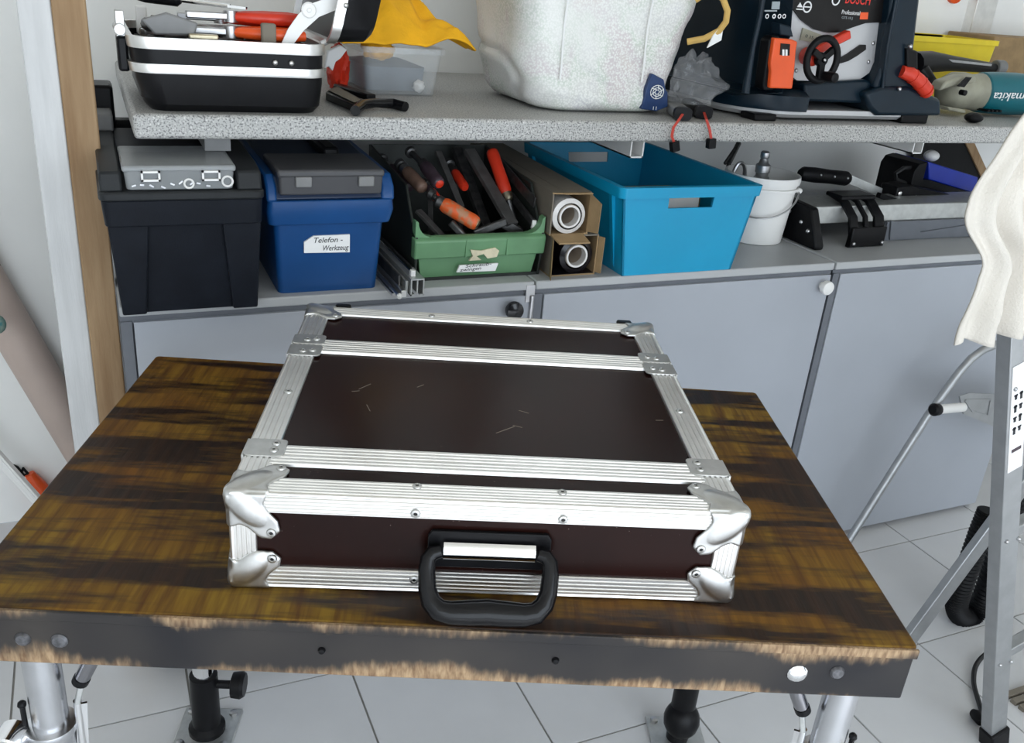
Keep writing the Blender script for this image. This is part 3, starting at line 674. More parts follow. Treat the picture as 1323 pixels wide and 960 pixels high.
# screw clamps in the bin
gcl = 'screw clamps in the green bin'
def vlerp(a, b, t): return a*(1-t)+b*t
def clamp(label, h0, h1, hr, hm, tip=None, bar=None, bw=.018, bt_=.008, jaw=None, endcap=None, ferrule='dsteel'):
    "screw clamp: turned handle h0 (butt) to h1, spindle to tip, flat bar, jaw block"
    h0 = Vector(h0); h1 = Vector(h1); d = (h1-h0); L = d.length; d.normalize()
    t = thing('screw_clamp', label, 'clamp', (h1.x, h1.y, CT+.01), 0, gcl)
    MB().turn(h0, d, [(hr*.70, 0), (hr*.92, .004), (hr, .012), (hr*.95, L*.35), (hr, L*.6), (hr*.98, L*.88), (hr*.72, L)], 14).build('handle', M[hm], t, ang=60)
    if endcap: MB().turn(h0-d*.0006, d, [(hr*.4, -.002), (hr*.66, 0), (hr*.66, .003)], 12).build('end_cap', M[endcap], t)
    MB().turn(h1-d*.004, d, [(hr*.82, 0), (hr*.82, .012), (hr*.55, .016)], 12).build('ferrule', M[ferrule], t)
    if tip is not None:
        MB().cyl(h1, tip, .0062, n=10).build('spindle', M['dsteel'], t)
        tp = Vector(tip); MB().turn(tp-d*.01, d, [(.007, 0), (.012, .003), (.012, .012), (.008, .016)], 12).build('swivel_pad', M['dsteel'], t)
    if bar:
        b0, b1 = Vector(bar[0]), Vector(bar[1]); MB().bar(b0, b1, bw, bt_).build('bar', M['barsteel'], t, bev=.001)
    if jaw:
        j0, j1 = Vector(jaw[0]), Vector(jaw[1]); MB().bar(j0, j1, .024, .022).build('jaw', M['dsteel'], t, bev=.003)
    return t
clamp('big screw clamp with smooth red handle and thick flat bar', PY(635, 194, 1.12), PY(655, 252, 1.05), .0135, 'red', PY(668, 300, 1.02),
      (PY(606, 194, 1.15), PY(662, 290, .985)), .026, .010, (PY(648, 286, 1.0), PY(672, 301, .990)), ferrule='brass')
clamp('screw clamp with chipped orange handle lying across the bin front', PY(617, 290, .955), PY(570, 262, 1.00), .0155, 'wornorange', PY(556, 250, 1.02),
      (PY(572, 306, .985), PY(540, 272, 1.04)), .016, .007, None, 'brass')
clamp('screw clamp with dark lacquered handle ending in a red cap', PY(568, 238, 1.02), PY(548, 213, 1.09), .0135, 'purplewood', PY(530, 196, 1.17),
      (PY(566, 196, 1.17), PY(596, 268, 1.05)), .014, .007, None, 'red')
clamp('screw clamp with worn brown wooden handle', PY(547, 244, 1.03), PY(524, 220, 1.09), .0135, 'brownwood', PY(516, 212, 1.12), None, .014, .007, None, 'brownwood', 'steel')
clamp('screw clamp with grey-brown handle beside the bin wall', PY(530, 243, 1.08), PY(504, 216, 1.16), .0125, 'purplewood', PY(493, 205, 1.22), None, .014, .007, None, None, 'steel')
clamp('screw clamp with small bright red handle under the flat bars', PY(601, 243, 1.09), PY(587, 222, 1.15), .0105, 'red', PY(580, 211, 1.19), ((.415, 1.13, CT+.0095), PY(587, 222, 1.15)), .010, .006, ferrule='dsteel')
clamp('screw clamp with short red handle behind the chipped orange one', PY(566, 258, 1.065), PY(556, 246, 1.085), .0095, 'red', PY(548, 236, 1.10), ((.33, 1.10, CT+.0095), PY(556, 246, 1.085)), .010, .006, ferrule='purplewood')
# jaws of the clamps lying in the front of the bin
for lab, a, b_, w, h, m in (('dark steel clamp jaw bar lying slanted at the bin front', PY(612, 302, .962), PY(654, 286, .966), .010, .016, 'dsteel'),
                            ('olive grey flat clamp foot lying along the front lip', PY(610, 313, .9505), PY(646, 306, .9505), .010, .008, 'cardgrey'),
                            ('blackened clamp head block in the bin corner', PY(652, 308, .9535), PY(676, 304, .9535), .016, .022, 'dsteel'),
                            ('dark steel jaw lying below the orange handle', PY(582, 287, .972), PY(600, 306, .953), .012, .014, 'dsteel')):
    single(MB().bar(a, b_, w, h), 'clamp_jaw', M[m], lab, 'clamp jaw', tuple((a+b_)/2), gcl, bev=.003)
# dark steel bars standing along the right side of the bin
for lab, a, b_, w, h, m in (('long dark steel rail leaning along the right bin wall', PY(689, 288, .952), PY(644, 232, 1.14), .008, .014, 'dsteel'),
                            ('long black angle bar resting on the right bin rim', PY(691, 262, .965), PY(637, 200, 1.18), .004, .022, 'dsteel'),
                            ('broad black clamp rail at the back of the bin', Vector((.455, 1.03, CT+.011)), PY(590, 192, 1.22), .022, .012, 'dsteel')):
    single(MB().bar(a, b_, w, h), 'steel_rail', M[m], lab, 'steel rail', tuple((a+b_)/2), gcl, bev=.001)
c_ = PY(690, 290, .951); single(MB().box(c_.x-.005, c_.x+.004, .948, .956, c_.z-.009, c_.z+.009), 'rail_cap', M['white'], 'small white end cap on the dark rail in the bin', 'cap', tuple(c_), bev=.001)

# ================================================================ CARTONS with film rolls
def carton(label, x0, x1, z0, z1, Y0, Y1, dx, flap, rm, rlab, rr, inner):
    t = thing('carton', label, 'carton', ((x0+x1)/2+dx/2, (Y0+Y1)/2, z0), 0, 'long cartons beside the turquoise crate')
    w = .003
    def side(a, b, c, e, nm, m): 
        MB().hexa([(a, Y0, c), (b, Y0, c), (b+dx, Y1, c), (a+dx, Y1, c), (a, Y0, e), (b, Y0, e), (b+dx, Y1, e), (a+dx, Y1, e)]).build(nm, M[m], t, smooth=False)
    side(x0, x1, z0, z0+w, 'bottom', 'card'); side(x0, x1, z1-w, z1, 'top', 'cardgrey'); side(x0, x0+w, z0+w, z1-w, 'side', 'cardgrey'); side(x1-w, x1, z0+w, z1-w, 'side', 'card')
    side(x0+.3*(x1-x0), x0+.62*(x1-x0), z1, z1+.0006, 'tape', 'cardgrey')
    MB().box(x0+dx, x1+dx, Y1-w, Y1, z0+w, z1-w).build('end_panel', M['card'], t)
    for f in flap: MB().hexa(f).build('flap', M['card'], t, smooth=False)
    if inner: side(x0+w, x1-w, z0+w, z0+w+.0008, 'lining', 'blackfilm'); side(x0+w, x0+w+.0008, z0+w, z1-w, 'lining', 'blackfilm')
    r = thing('film_roll', rlab, 'film roll', ((x0+x1)/2, Y0+.1, z0+w))
    cx = x0+.48*(x1-x0)-.002 if not inner else x0+.58*(x1-x0); cz = z0+w+rr
    k = dx/(Y1-Y0); A = Vector((cx, Y0+(-.004 if not inner else .004), cz)); d = Vector((k, 1, 0))
    ri = rr*.62
    MB().turn(A, d, [(ri+.005, .0), (rr, .004), (rr, Y1-Y0-.03), (ri+.004, Y1-Y0-.03)], 28, False).build('film', M[rm], r)
    MB().turn(A-d.normalized()*.002, d, [(ri-.003, .02), (ri-.003, 0), (ri+.001, 0), (ri+.001, .02)], 28, False).build('core_end', M['film'], r)
    MB().turn(A, d, [(ri+.002, .001), (ri-.002, .001), (ri-.002, Y1-Y0-.03)], 28, False).build('core', M['core'], r)
    return t
Yc = .915
carton('lower brown carton with black lining holding a dark film roll', .522, .628, CT, .905, Yc, 1.42, .02,
       [[(.628, Yc, CT+.005), (.634, Yc-.012, CT+.005), (.635, Yc-.012, .900), (.629, Yc, .900), (.630, Yc+.004, CT+.005), (.637, Yc-.010, CT+.005), (.638, Yc-.010, .900), (.631, Yc+.004, .900)],
        [(.512, Yc-.030, CT+.002), (.522, Yc, CT+.002), (.523, Yc+.003, CT+.002), (.511, Yc-.028, CT+.002), (.514, Yc-.022, .900), (.522, Yc, .905), (.523, Yc+.003, .905), (.513, Yc-.02, .900)]],
       'blackfilm', 'black film roll with pale cardboard core in the lower carton', .037, True)
carton('upper greyish carton lying on the other, holding a white film roll', .513, .600, .906, .993, Yc, 1.42, .02,
       [[(.596, Yc, .912), (.606, Yc-.03, .915), (.607, Yc-.03, .975), (.597, Yc, .990), (.598, Yc+.003, .912), (.609, Yc-.028, .915), (.610, Yc-.028, .975), (.599, Yc+.003, .990)],
        [(.515, Yc, .906), (.588, Yc, .906), (.592, Yc-.03, .895), (.520, Yc-.034, .897), (.515, Yc, .909), (.588, Yc, .909), (.592, Yc-.03, .898), (.520, Yc-.034, .900)],
        [(.512, Yc, .990), (.592, Yc, .990), (.594, Yc-.016, .992), (.540, Yc-.014, .992), (.512, Yc, .993), (.592, Yc, .993), (.594, Yc-.016, .9945), (.540, Yc-.014, .9945)]],
       'film', 'white film roll with hollow core in the upper carton', .036, False)

# ================================================================ TURQUOISE CRATE
cr = thing('plastic_crate', 'turquoise open plastic crate with handle slot', 'crate', (.85, 1.10, CT))
CZ = 1.010
A0, A1, B0, B1 = .682, .960, .893, 1.315      # bottom
a0, a1, b0, b1 = .648, .985, .876, 1.345     # top
w = .005
bot = [(A0, B0), (A1, B0), (A1, B1), (A0, B1)]; top = [(a0, b0), (a1, b0), (a1, b1), (a0, b1)]
def cw(i, j, N, hole=None):
    c = [(*bot[i], CT), (*bot[j], CT), (*top[j], CZ), (*top[i], CZ)]
    mb = MB()
    if hole: mb.holed(c, N, *hole)
    else: mb.hexa(c+[tuple(Vector(q)+Vector(N)) for q in c])
    return mb
cw(0, 1, (0, w, 0), (.33, .67, .76, .885)).build('front_wall', M['teal'], cr, smooth=False)
cw(1, 2, (-w, 0, 0)).build('side_wall', M['teal'], cr, smooth=False)
cw(2, 3, (0, -w, 0), (.33, .67, .76, .885)).build('back_wall', M['teal'], cr, smooth=False)
cw(3, 0, (w, 0, 0)).build('side_wall', M['teal'], cr, smooth=False)
MB().box(A0, A1, B0, B1, CT, CT+.005).build('crate_floor', M['teal'], cr)
r0 = rrect(a0-.006, a1+.006, b0-.006, b1+.006, .016, CZ-.022); r1 = rrect(a0-.008, a1+.008, b0-.008, b1+.008, .016, CZ); 
r2 = rrect(a0+.003, a1-.003, b0+.003, b1-.003, .010, CZ+.001); r3 = rrect(a0+.002, a1-.002, b0+.002, b1-.002, .010, CZ-.022)
MB().loft([r0, r1, r2, r3, r0], False, False).build('rim', M['teal'], cr)
for i, (bx_, by_) in enumerate(bot):
    tx_, ty_ = top[i]; sx = 1 if i in (0, 3) else -1; sy = 1 if i in (0, 1) else -1
    mb = MB().hexa([(bx_-.003*sx, by_+.034*sy, CT+.01), (bx_+.004*sx, by_+.034*sy, CT+.01), (bx_+.004*sx, by_+.046*sy, CT+.01), (bx_-.003*sx, by_+.046*sy, CT+.01),
                    (tx_-.005*sx, ty_+.034*sy, CZ-.02), (tx_+.004*sx, ty_+.034*sy, CZ-.02), (tx_+.004*sx, ty_+.046*sy, CZ-.02), (tx_-.005*sx, ty_+.046*sy, CZ-.02)])
    mb.build('corner_rib', M['teal'], cr)
single(MB().loft([rrect(.75, .93, .99, 1.12, .02, CT+.006), rrect(.75, .93, .99, 1.12, .02, .955)]), 'cardboard_box', M['card'], 'brown cardboard box inside the turquoise crate', 'box', (.84, 1.05, CT+.006), bev=.003)
single(MB().box(.76, .90, .965, .985, CT+.006, .968), 'packet', M['paper'], 'white packet standing behind the crate handle slot', 'packet', (.83, .975, CT+.006), bev=.003)

# ================================================================ WHITE BUCKET
bk = thing('bucket', 'white plastic bucket with wire handle and brass fittings inside', 'bucket', (1.185, 1.115, CT))
O = (1.185, 1.115, CT); H = .165
MB().turn(O, (0,0,1), [(.070, 0), (.073, .002), (.086, H-.018), (.091, H-.018), (.092, H-.008), (.091, H), (.087, H), (.083, H-.02), (.069, .004)], 40).build('bucket_shell', M['white'], bk)
MB().turn(O, (0,0,1), [(.0865, H-.032), (.0905, H-.032), (.0905, H-.026), (.0865, H-.026)], 40, False).build('bucket_ring', M['white'], bk)
hw = []
for i in range(17):
    t = i/16; a = math.pi*(1-t)
    hx, hy = .093*math.cos(a), -.093*math.sin(a)*.98; k_ = math.radians(-38)
    hw.append((O[0]+hx*math.cos(k_)-hy*math.sin(k_), O[1]+hx*math.sin(k_)+hy*math.cos(k_), CT+H-.034-.060*math.sin(a)))
MB().tube(hw, .0022, 8).build('wire_handle', M['steel'], bk)
for s in (-1, 1): MB().sphere((O[0]+s*.093*math.cos(k_), O[1]+s*.093*math.sin(k_), CT+H-.034), .007, n=10, m=6).build('handle_boss', M['white'], bk)
def smooth_path0(P, n=6):
    P = [Vector(q) for q in P]; out = []
    for i in range(len(P)-1):
        p0 = P[max(i-1, 0)]; p1 = P[i]; p2 = P[i+1]; p3 = P[min(i+2, len(P)-1)]
        for k in range(n):
            t = k/n; out.append(.5*((2*p1)+(p2-p0)*t+(2*p0-5*p1+4*p2-p3)*t*t+(3*p1-p0-3*p2+p3)*t**3))
    return out+[P[-1]]
def fitting(label, x, y, z, d, parts, m='chrome'):
    mb = MB().turn((x, y, z), d, parts, 16); return single(mb, 'pipe_fitting', M[m], label, 'fitting', (x, y, z), 'fittings in the white bucket')
fitting('upright chromed nozzle fitting sticking out of the bucket', 1.178, 1.105, CT+.0048, (-.03, 0, 1), [(.015, 0), (.015, .100), (.019, .108), (.019, .150), (.015, .155), (.015, .161), (.018, .163), (.018, .180), (.012, .185), (.009, .195), (.011, .198), (.011, .210), (.008, .213), (.006, .213)], 'steel')
fitting('dark steel pipe coupling leaning in the bucket mouth', 1.212, 1.088, CT+.006, (.06, .0, 1), [(.010, 0), (.017, 0), (.017, .10), (.021, .102), (.021, .135), (.012, .135), (.012, .12)], 'dsteel')
single(MB().tube([(1.206+.016*math.cos(t), 1.062, .952+.016*math.sin(t)) for t in [i*math.pi/9 for i in range(18)]], .006, 8, True), 'pipe_ring', M['white'], 'pale ring fitting at the front of the bucket mouth', 'fitting', (1.206, 1.062, .94), 'fittings in the white bucket')
single(MB().tube(smooth_path0([(1.136, 1.150, CT+.008), (1.125, 1.152, .90), (1.122, 1.152, .96), (1.134, 1.152, .995), (1.153, 1.152, .992), (1.160, 1.152, .96), (1.155, 1.150, .90), (1.150, 1.150, CT+.008)]), .005, 8), 'hose_ring', M['steel'], 'metal hose loop standing in the bucket near the crate', 'fitting', (1.14, 1.15, CT+.004), 'fittings in the white bucket')
w0 = PY(942, 210, 1.25)
mb = MB().bar(w0, PY(955, 184, 1.27), .012, .010).bar(PY(936, 212, 1.25), PY(951, 190, 1.265), .007, .008)
single(mb, 'hand_tool', M['dsteel'], 'dark steel wrench standing between crate and bucket', 'wrench', tuple(w0), bev=.002)
single(MB().bar((w0.x, 1.25, CT), w0, .008, .008, (0, 1, 0)), 'tool_shank', M['dsteel'], 'dark steel rod standing behind the turquoise crate', 'rod', (w0.x, 1.25, CT))

# ================================================================ LAMINATE CUTTER
lc = thing('panel_cutter', 'long lever panel cutter with black grip and grey bed', 'cutting machine', (1.7, 1.15, CT))
MB().box(1.285, 2.04, 1.05, 1.16, CT+.085, CT+.093).box(1.285, 2.04, 1.045, 1.05, CT+.05, CT+.093).build('bed', M['galv'], lc, bev=.002)
MB().box(1.28, 2.04, 1.16, 1.34, CT+.037, CT+.045).build('rear_bed', M['greyplastic'], lc)
MB().prism([(.985, CT), (.985, CT+.012), (1.03, CT+.095), (1.25, CT+.105), (1.33, CT+.06), (1.33, CT)], 1.278, 1.306, 'x').build('end_frame', M['black'], lc, bev=.006)
for y, z in ((1.10, .07), (1.05, .055), (1.02, .04)): MB().sphere((1.277, y, CT+z), .006, n=10, m=6).build('screw', M['steel'], lc)
arch = [(.995, CT), (.992, CT+.03), (1.01, CT+.075), (1.05, CT+.105), (1.11, CT+.115), (1.11, CT+.108), (1.055, CT+.098), (1.018, CT+.070), (1.004, CT+.03), (1.006, CT)]
for xa, xb in ((1.392, 1.418), (1.440, 1.452), (1.474, 1.505)):
    MB().prism(arch, xa, xb, 'x').build('guard_strap', M['black'], lc, bev=.002)
MB().box(1.392, 1.505, .989, 1.0, CT+.002, CT+.052).build('guard_front', M['black'], lc, bev=.003)
MB().box(1.392, 1.505, 1.05, 1.11, CT+.106, CT+.117).build('guard_top', M['black'], lc, bev=.003)
for x in (1.402, 1.495): MB().sphere((x, .988, CT+.012), .005, n=10, m=6).build('screw', M['steel'], lc)
h0, h1 = PY(1034, 224, 1.20), PY(1096, 231, 1.20); e1 = PY(1183, 268, 1.165)
MB().tube([vlerp(h0, h1, t) for t in (0, .06, .3, .6, .94, 1)], [.012, .0185, .020, .0185, .0195, .014], 14).build('grip', M['rubber'], lc)
for t in (.32, .6, .88): 
    q = vlerp(h0, h1, t); MB().sphere((q.x, q.y-.0185, q.z+.004), .0035, n=8, m=6).build('grip_rivet', M['steel'], lc)
MB().bar(h1, e1, .006, .024).build('lever_arm', M['galv'], lc, bev=.001)
MB().bar(PY(1060, 262, 1.09), PY(1100, 252, 1.13), .06, .03).build('blade_shoe', M['black'], lc, bev=.006) if False else None
MB().bar(PY(1135, 252, 1.10), PY(1185, 270, 1.12), .016, .014).build('blade_bar', M['black'], lc, bev=.002)
MB().trace([(1155, 262), (1160, 242), (1175, 240), (1250, 256), (1260, 268), (1180, 266)], 1.13, .06).build('pivot_head', M['black'], lc, bev=.004)
for q in ((1163, 250), (1183, 255)): 
    c = PY(q[0], q[1], 1.128); MB().sphere(c, .007, .003, .007, 10, 6).build('pivot_bolt', M['chrome'], lc)
MB().trace([(1150, 305), (1152, 285), (1165, 290), (1190, 300), (1255, 290), (1275, 300), (1275, 304), (1150, 310)], 1.03, .004).build('blade', M['cabedge'], lc)
MB().box(1.55, 2.04, 1.035, 1.045, CT, CT+.05).build('lower_fence', M['cabedge'], lc)

# things behind the cutter
YT = 1.20; RB = CT+.045
q0_, q1_, q2_, q3_ = PY(1200, 209, YT), PY(1264, 229, YT), PY(1260, 250, YT), PY(1200, 232, YT)
q2_.z = max(q2_.z, RB+.014); BK = Vector((0, .13, 0)); U = Vector((0, 0, -.0003))
single(MB().hexa([q3_, q2_, q2_+BK, q3_+BK, q0_, q1_, q1_+BK, q0_+BK]), 'tray', M['cobalt'], 'cobalt blue plastic tray behind the lever cutter', 'tray', tuple(q3_), bev=.003)
kx = PY(1178, 236, YT).x; ky = min(q0_.x, q3_.x)-.003; kt = PY(1190, 212, YT).z
case_ = [(kx, RB), (q2_.x, RB), (q2_.x, q2_.z-.0006), (q3_.x-.001, q3_.z-.0006), (ky, q3_.z-.0006), (ky, kt+.006), (kx+.012, kt), (kx, kt-.02)]
single(MB().prism(case_, YT, YT+.13, 'y'), 'tool_case', M['black'], 'black case under the cobalt blue tray', 'case', ((kx+ky)/2, YT+.06, RB), bev=.002)
single(MB().tube([PY(1182, 216, YT+.03), PY(1168, 217, YT+.01), PY(1157, 224, YT+.01), PY(1158, 232, YT+.01), PY(1170, 237, YT+.02), PY(1182, 238, YT+.03)], .006, 8), 'cable', M['cord'], 'dark cable loop beside the black case', 'cable', tuple(PY(1165, 232, YT+.01)))
fr = thing('framed_board', 'dark board with a narrow wooden frame against the wall', 'framed board', tuple(PY(1230, 215, 1.5)))
b_ = [PY(x, y, 1.55) for x, y in ((1190, 180), (1253, 180), (1280, 250))]
MB().prism([(b_[0].x, 0), (b_[0].x, b_[0].z), (b_[1].x, b_[1].z), (b_[2].x, b_[2].z), (b_[2].x+.30, 0)], 1.563, 1.575, 'y').build('board', M['black'], fr)
MB().prism([(b_[1].x-.02, b_[1].z), (b_[1].x+.022, b_[1].z), (b_[2].x+.042, b_[2].z), (b_[2].x+.342, 0), (b_[2].x+.30, 0), (b_[2].x, b_[2].z)], 1.556, 1.578, 'y').build('wood_frame', M['postwood'], fr, bev=.002)
fr.location = (b_[1].x, 1.57, 0)
for c_h in fr.children: c_h.data.transform(Matrix.Translation(Vector(PY(1230, 215, 1.5))-Vector((b_[1].x, 1.57, 0))))
c = q0_.lerp(q1_, .42)+Vector((0, .075, .0205)); single(MB().sphere(c, .022, .022, .016), 'tape_roll', M['white'], 'small white roll lying on the blue tray', 'roll', tuple(c-Vector((0,0,.016))))

# ================================================================ BLACK SUITCASE on the shelf
su = thing('tool_case', 'open black hard case with aluminium bands full of hand tools', 'tool case', (-.09, 1.08, SH))
S0, S1, T0, T1 = -.236, .062, .905, 1.225
MB().loft([rrect(S0+.022, S1-.012, T0+.02, T1-.02, .03, SH), rrect(S0+.012, S1-.004, T0+.006, T1-.006, .035, SH+.012), rrect(S0+.002, S1, T0, T1, .036, SH+.05), rrect(S0-.004, S1+.001, T0, T1, .036, SH+.100), rrect(S0+.002, S1-.005, T0+.006, T1-.006, .03, SH+.100), rrect(S0+.008, S1-.006, T0+.008, T1-.008, .03, SH+.02)]).build('shell', M['black'], su)
for z0, z1, e in ((SH+.060, SH+.074, .003), (SH+.096, SH+.113, .004)):
    r0 = rrect(S0-e-.002, S1+e, T0-e, T1+e, .038, z0); r1 = rrect(S0-e-.004, S1+e, T0-e, T1+e, .038, z1)
    i1 = rrect(S0+.002, S1-.004, T0+.006, T1-.006, .03, z1); i0 = rrect(S0+.002, S1-.004, T0+.006, T1-.006, .03, z0)
    mid = [tuple((Vector(p_)+Vector(q_))/2+Vector((0,-.0015,0))) for p_, q_ in zip(r0, r1)]
    MB().loft([r0, mid, r1, i1, i0, r0], False, False).build('aluminium_band', M['alu'], su)
for x in (-.022, .004): MB().sphere((x, T0-.003, SH+.083), .0045, .003, .0045, 10, 6).build('rivet', M['castalu'], su)
# lid, hinged along the right edge and tipped open
LX = .075
lid = MB().loft([[(x+(z-1.25)*.10, y, z) for x, y, z in ((LX+.012+dx, T0+.01+ (0 if k else 0), z_) for z_ in (1.245,) for dx in (0,))] for k in range(1)], False, False) if False else MB()
def lidring(x, ins_, r):
    return [(x+(q[1]-1.25)*.22, q[0], q[1]) for q in [(a[0], a[1]) for a in rrect(T0+ins_, T1-ins_, 1.252+ins_, 1.50-ins_, r, 0, 5)]]
lid.loft([lidring(.078, .0, .03), lidring(.13, .002, .03), lidring(.140, .010, .03)], True, True).build('lid', M['black'], su)
a_ = lidring(.066, -.003, .033); b2 = lidring(.082, -.003, .033); c2 = lidring(.082, .004, .028); d2 = lidring(.066, .004, .028)
MB().loft([a_, b2, c2, d2, a_], False, False).build('lid_band', M['alu'], su)
q_ = PY(447, 7, .902); MB().sphere(q_, .0045, .003, .0045, 10, 6).build('rivet', M['castalu'], su)
MB().cyl((S1-.002, .935, SH+.112), (S1+.02, .935, 1.258), .005, n=8).build('hinge', M['steel'], su)
# lid stay
p = [PY(370, 62, .935), PY(380, 38, .935), PY(397, 15, .935)]
mb = MB(); 
for i in range(2): mb.bar(p[i], p[i+1], .003, .018)
mb.bar(p[2], PY(440, -4, .935), .003, .018)
mb2 = MB()
for pts, in ((([(362, 60), (372, 38), (387, 17), (402, 5), (438, -8), (446, -2), (446, 8), (412, 22), (392, 40), (383, 52), (377, 60)]),),):
    mb2.trace(pts, .930, .004)
mb2.build('lid_stay', M['white'], su)
c = PY(399, 13, .9295); MB().turn(c, (0,-1,0), [(.0125, -.001), (.0125, .002), (.011, .003), (.010, .002), (.004, .002), (.003, .004)], 24).build('stay_pivot', M['white'], su)
# latch on the left end
MB().box(S0-.020, S0-.004, .955, 1.005, SH+.055, SH+.108).build('latch_body', M['black'], su, bev=.004)
MB().cyl((S0-.014, .95, SH+.118), (S0-.014, 1.01, SH+.118), .009, n=12).box(S0-.019, S0-.006, .962, .998, SH+.105, SH+.145).build('latch', M['castalu'], su, bev=.001)
MB().cyl((S0-.004, 1.10, SH+.09), (S0-.004, 1.16, SH+.09), .004, n=8).build('latch', M['castalu'], su)
# tools inside the case
gt = 'hand tools in the open black case'
TZ_ = SH+.10
def pliers(label, c, ang, L, hm, tilt=0):
    c = Vector(c); d = Vector((math.cos(ang), math.sin(ang), tilt)).normalized(); sd = Vector((-d.y, d.x, 0)).normalized()
    t = thing('pliers', label, 'pliers', tuple(c), 0, gt)
    for s in (-1, 1):
        MB().tube([c, c+d*(L*.12)+sd*s*L*.06, c+d*(L*.3)+sd*s*L*.10, c+d*(L*.5)+sd*s*L*.095, c+d*L*.62+sd*s*L*.07], [.007, .009, .0105, .0105, .008], 10).build('handle', M[hm], t)
        MB().bar(c+sd*s*.004, c-d*L*.36+sd*s*.003, .009, .011).build('jaw', M['steel'], t, bev=.002)
    MB().cyl(c-Vector((0,0,.009)), c+Vector((0,0,.009)), .012, n=14).build('joint', M['steel'], t)
    return t
pliers('pliers with bright red handles lying across the tool pile', (-.075, 1.005, TZ_+.043), .05, .20, 'red')
pliers('pliers with orange-red handles at the front of the tool pile', (-.080, .975, TZ_+.021), -.08, .19, 'orange')
pliers('pliers with red handles at the back of the tool pile', (-.080, 1.095, TZ_+.0335), -.05, .20, 'red')
pliers('pliers with orange handles under the red ones', (-.075, 1.062, TZ_+.012), -.05, .19, 'orange')
sdv = thing('screwdriver', 'long bright screwdriver blade lying over the pliers', 'screwdriver', (-.09, 1.0, TZ_+.055), 0, gt)
a = Vector((-.150, 1.03, TZ_+.062)); b = Vector((-.052, .985, TZ_+.058))
MB().cyl(a, vlerp(a, b, .75), .0035, n=8).bar(vlerp(a, b, .72), b, .009, .004).build('blade', M['chrome'], sdv)
MB().turn(a, (a-b), [(.006, 0), (.011, .006), (.011, .06), (.008, .075)], 12).build('grip', M['black'], sdv)
single(MB().trace([(182, 25), (215, 16), (256, 30), (252, 46), (200, 45)], .946, .010), 'plastic_cover', M['greyplastic'], 'flat grey plastic cover leaning in the tool case', 'cover', tuple(PY(215, 45, .95)), gt, bev=.003)
pliers('old grey pliers with dull handles on top of the tool pile', (-.165, 1.105, TZ_+.006), .45, .14, 'cardgrey')
pliers('steel end cutters lying beside the grey cover', (-.190, .985, TZ_+.0225), 1.75, .085, 'dsteel')
single(MB().tube([(-.205, 1.135, TZ_+.001), (-.195, 1.165, TZ_+.001), (-.17, 1.178, TZ_+.002), (-.148, 1.170, TZ_+.010), (-.160, 1.158, TZ_+.019), (-.19, 1.15, TZ_+.019)], .009, 10), 'cable_bundle', M['cardgrey'], 'grey-green cable bundle on the tool pile', 'cable', (-.15, 1.15, TZ_-.007), gt)
single(MB().bar((-.150, .938, TZ_+.0145), (-.105, .936, TZ_+.0145), .016, .008), 'bit_holder', M['brass'], 'brass coloured bit holder in the tool case', 'bit holder', (-.13, .937, TZ_+.010), gt, bev=.002)
single(MB().bar((-.212, .962, TZ_-.001), (-.160, .955, TZ_-.001), .014, .014), 'utility_knife', M['red'], 'small dark red knife in the case corner', 'knife', (-.19, .96, TZ_-.008), gt, bev=.003)
g0 = PY(338, 40, .925); g1 = PY(357, 40, .925)
single(MB().box(g0.x, g1.x, .924, .937, SH+.092, g0.z+.012), 'grey_block', M['cardgrey'], 'grey block beside the lid stay in the case', 'block', (g0.x, .934, SH+.092), gt, bev=.003)
for k, (xa, ya_, xb, yb2) in enumerate(((-.205, .932, -.075, .937), (-.145, .966, -.03, .960), (-.055, 1.005, .035, .998), (-.205, .985, -.150, 1.02))):
    single(MB().bar((xa, ya_, SH+.101), (xb, yb2, SH+.101), .020, .018), 'chisel', M['dsteel'], ['dark chisel lying low along the case front', 'dark flat file under the orange pliers', 'short dark punch beside the pliers handles', 'dark wrench below the grey cover'][k], 'hand tool', ((xa+xb)/2, (ya_+yb2)/2, SH+.092), gt, bev=.003)
single(MB().loft([rrect(S0+.018, S1-.014, T0+.018, T1-.018, .026, SH+.0202), rrect(S0+.016, S1-.014, T0+.016, T1-.016, .026, SH+.092)]), 'tool_tray', M['black'], 'black tray insert lying inside the hard case', 'tray', (-.09, 1.06, SH+.03))
# white plate at the back of the case
g0 = PY(163, 16, 1.18); g1 = PY(190, 16, 1.18)
single(MB().box(max(g0.x, S0+.022), g1.x, 1.185, 1.20, SH+.092, g0.z+.012), 'white_clip', M['white'], 'white plastic clip at the back of the tool case', 'clip', (g1.x-.02, 1.19, SH+.092), gt, bev=.003)

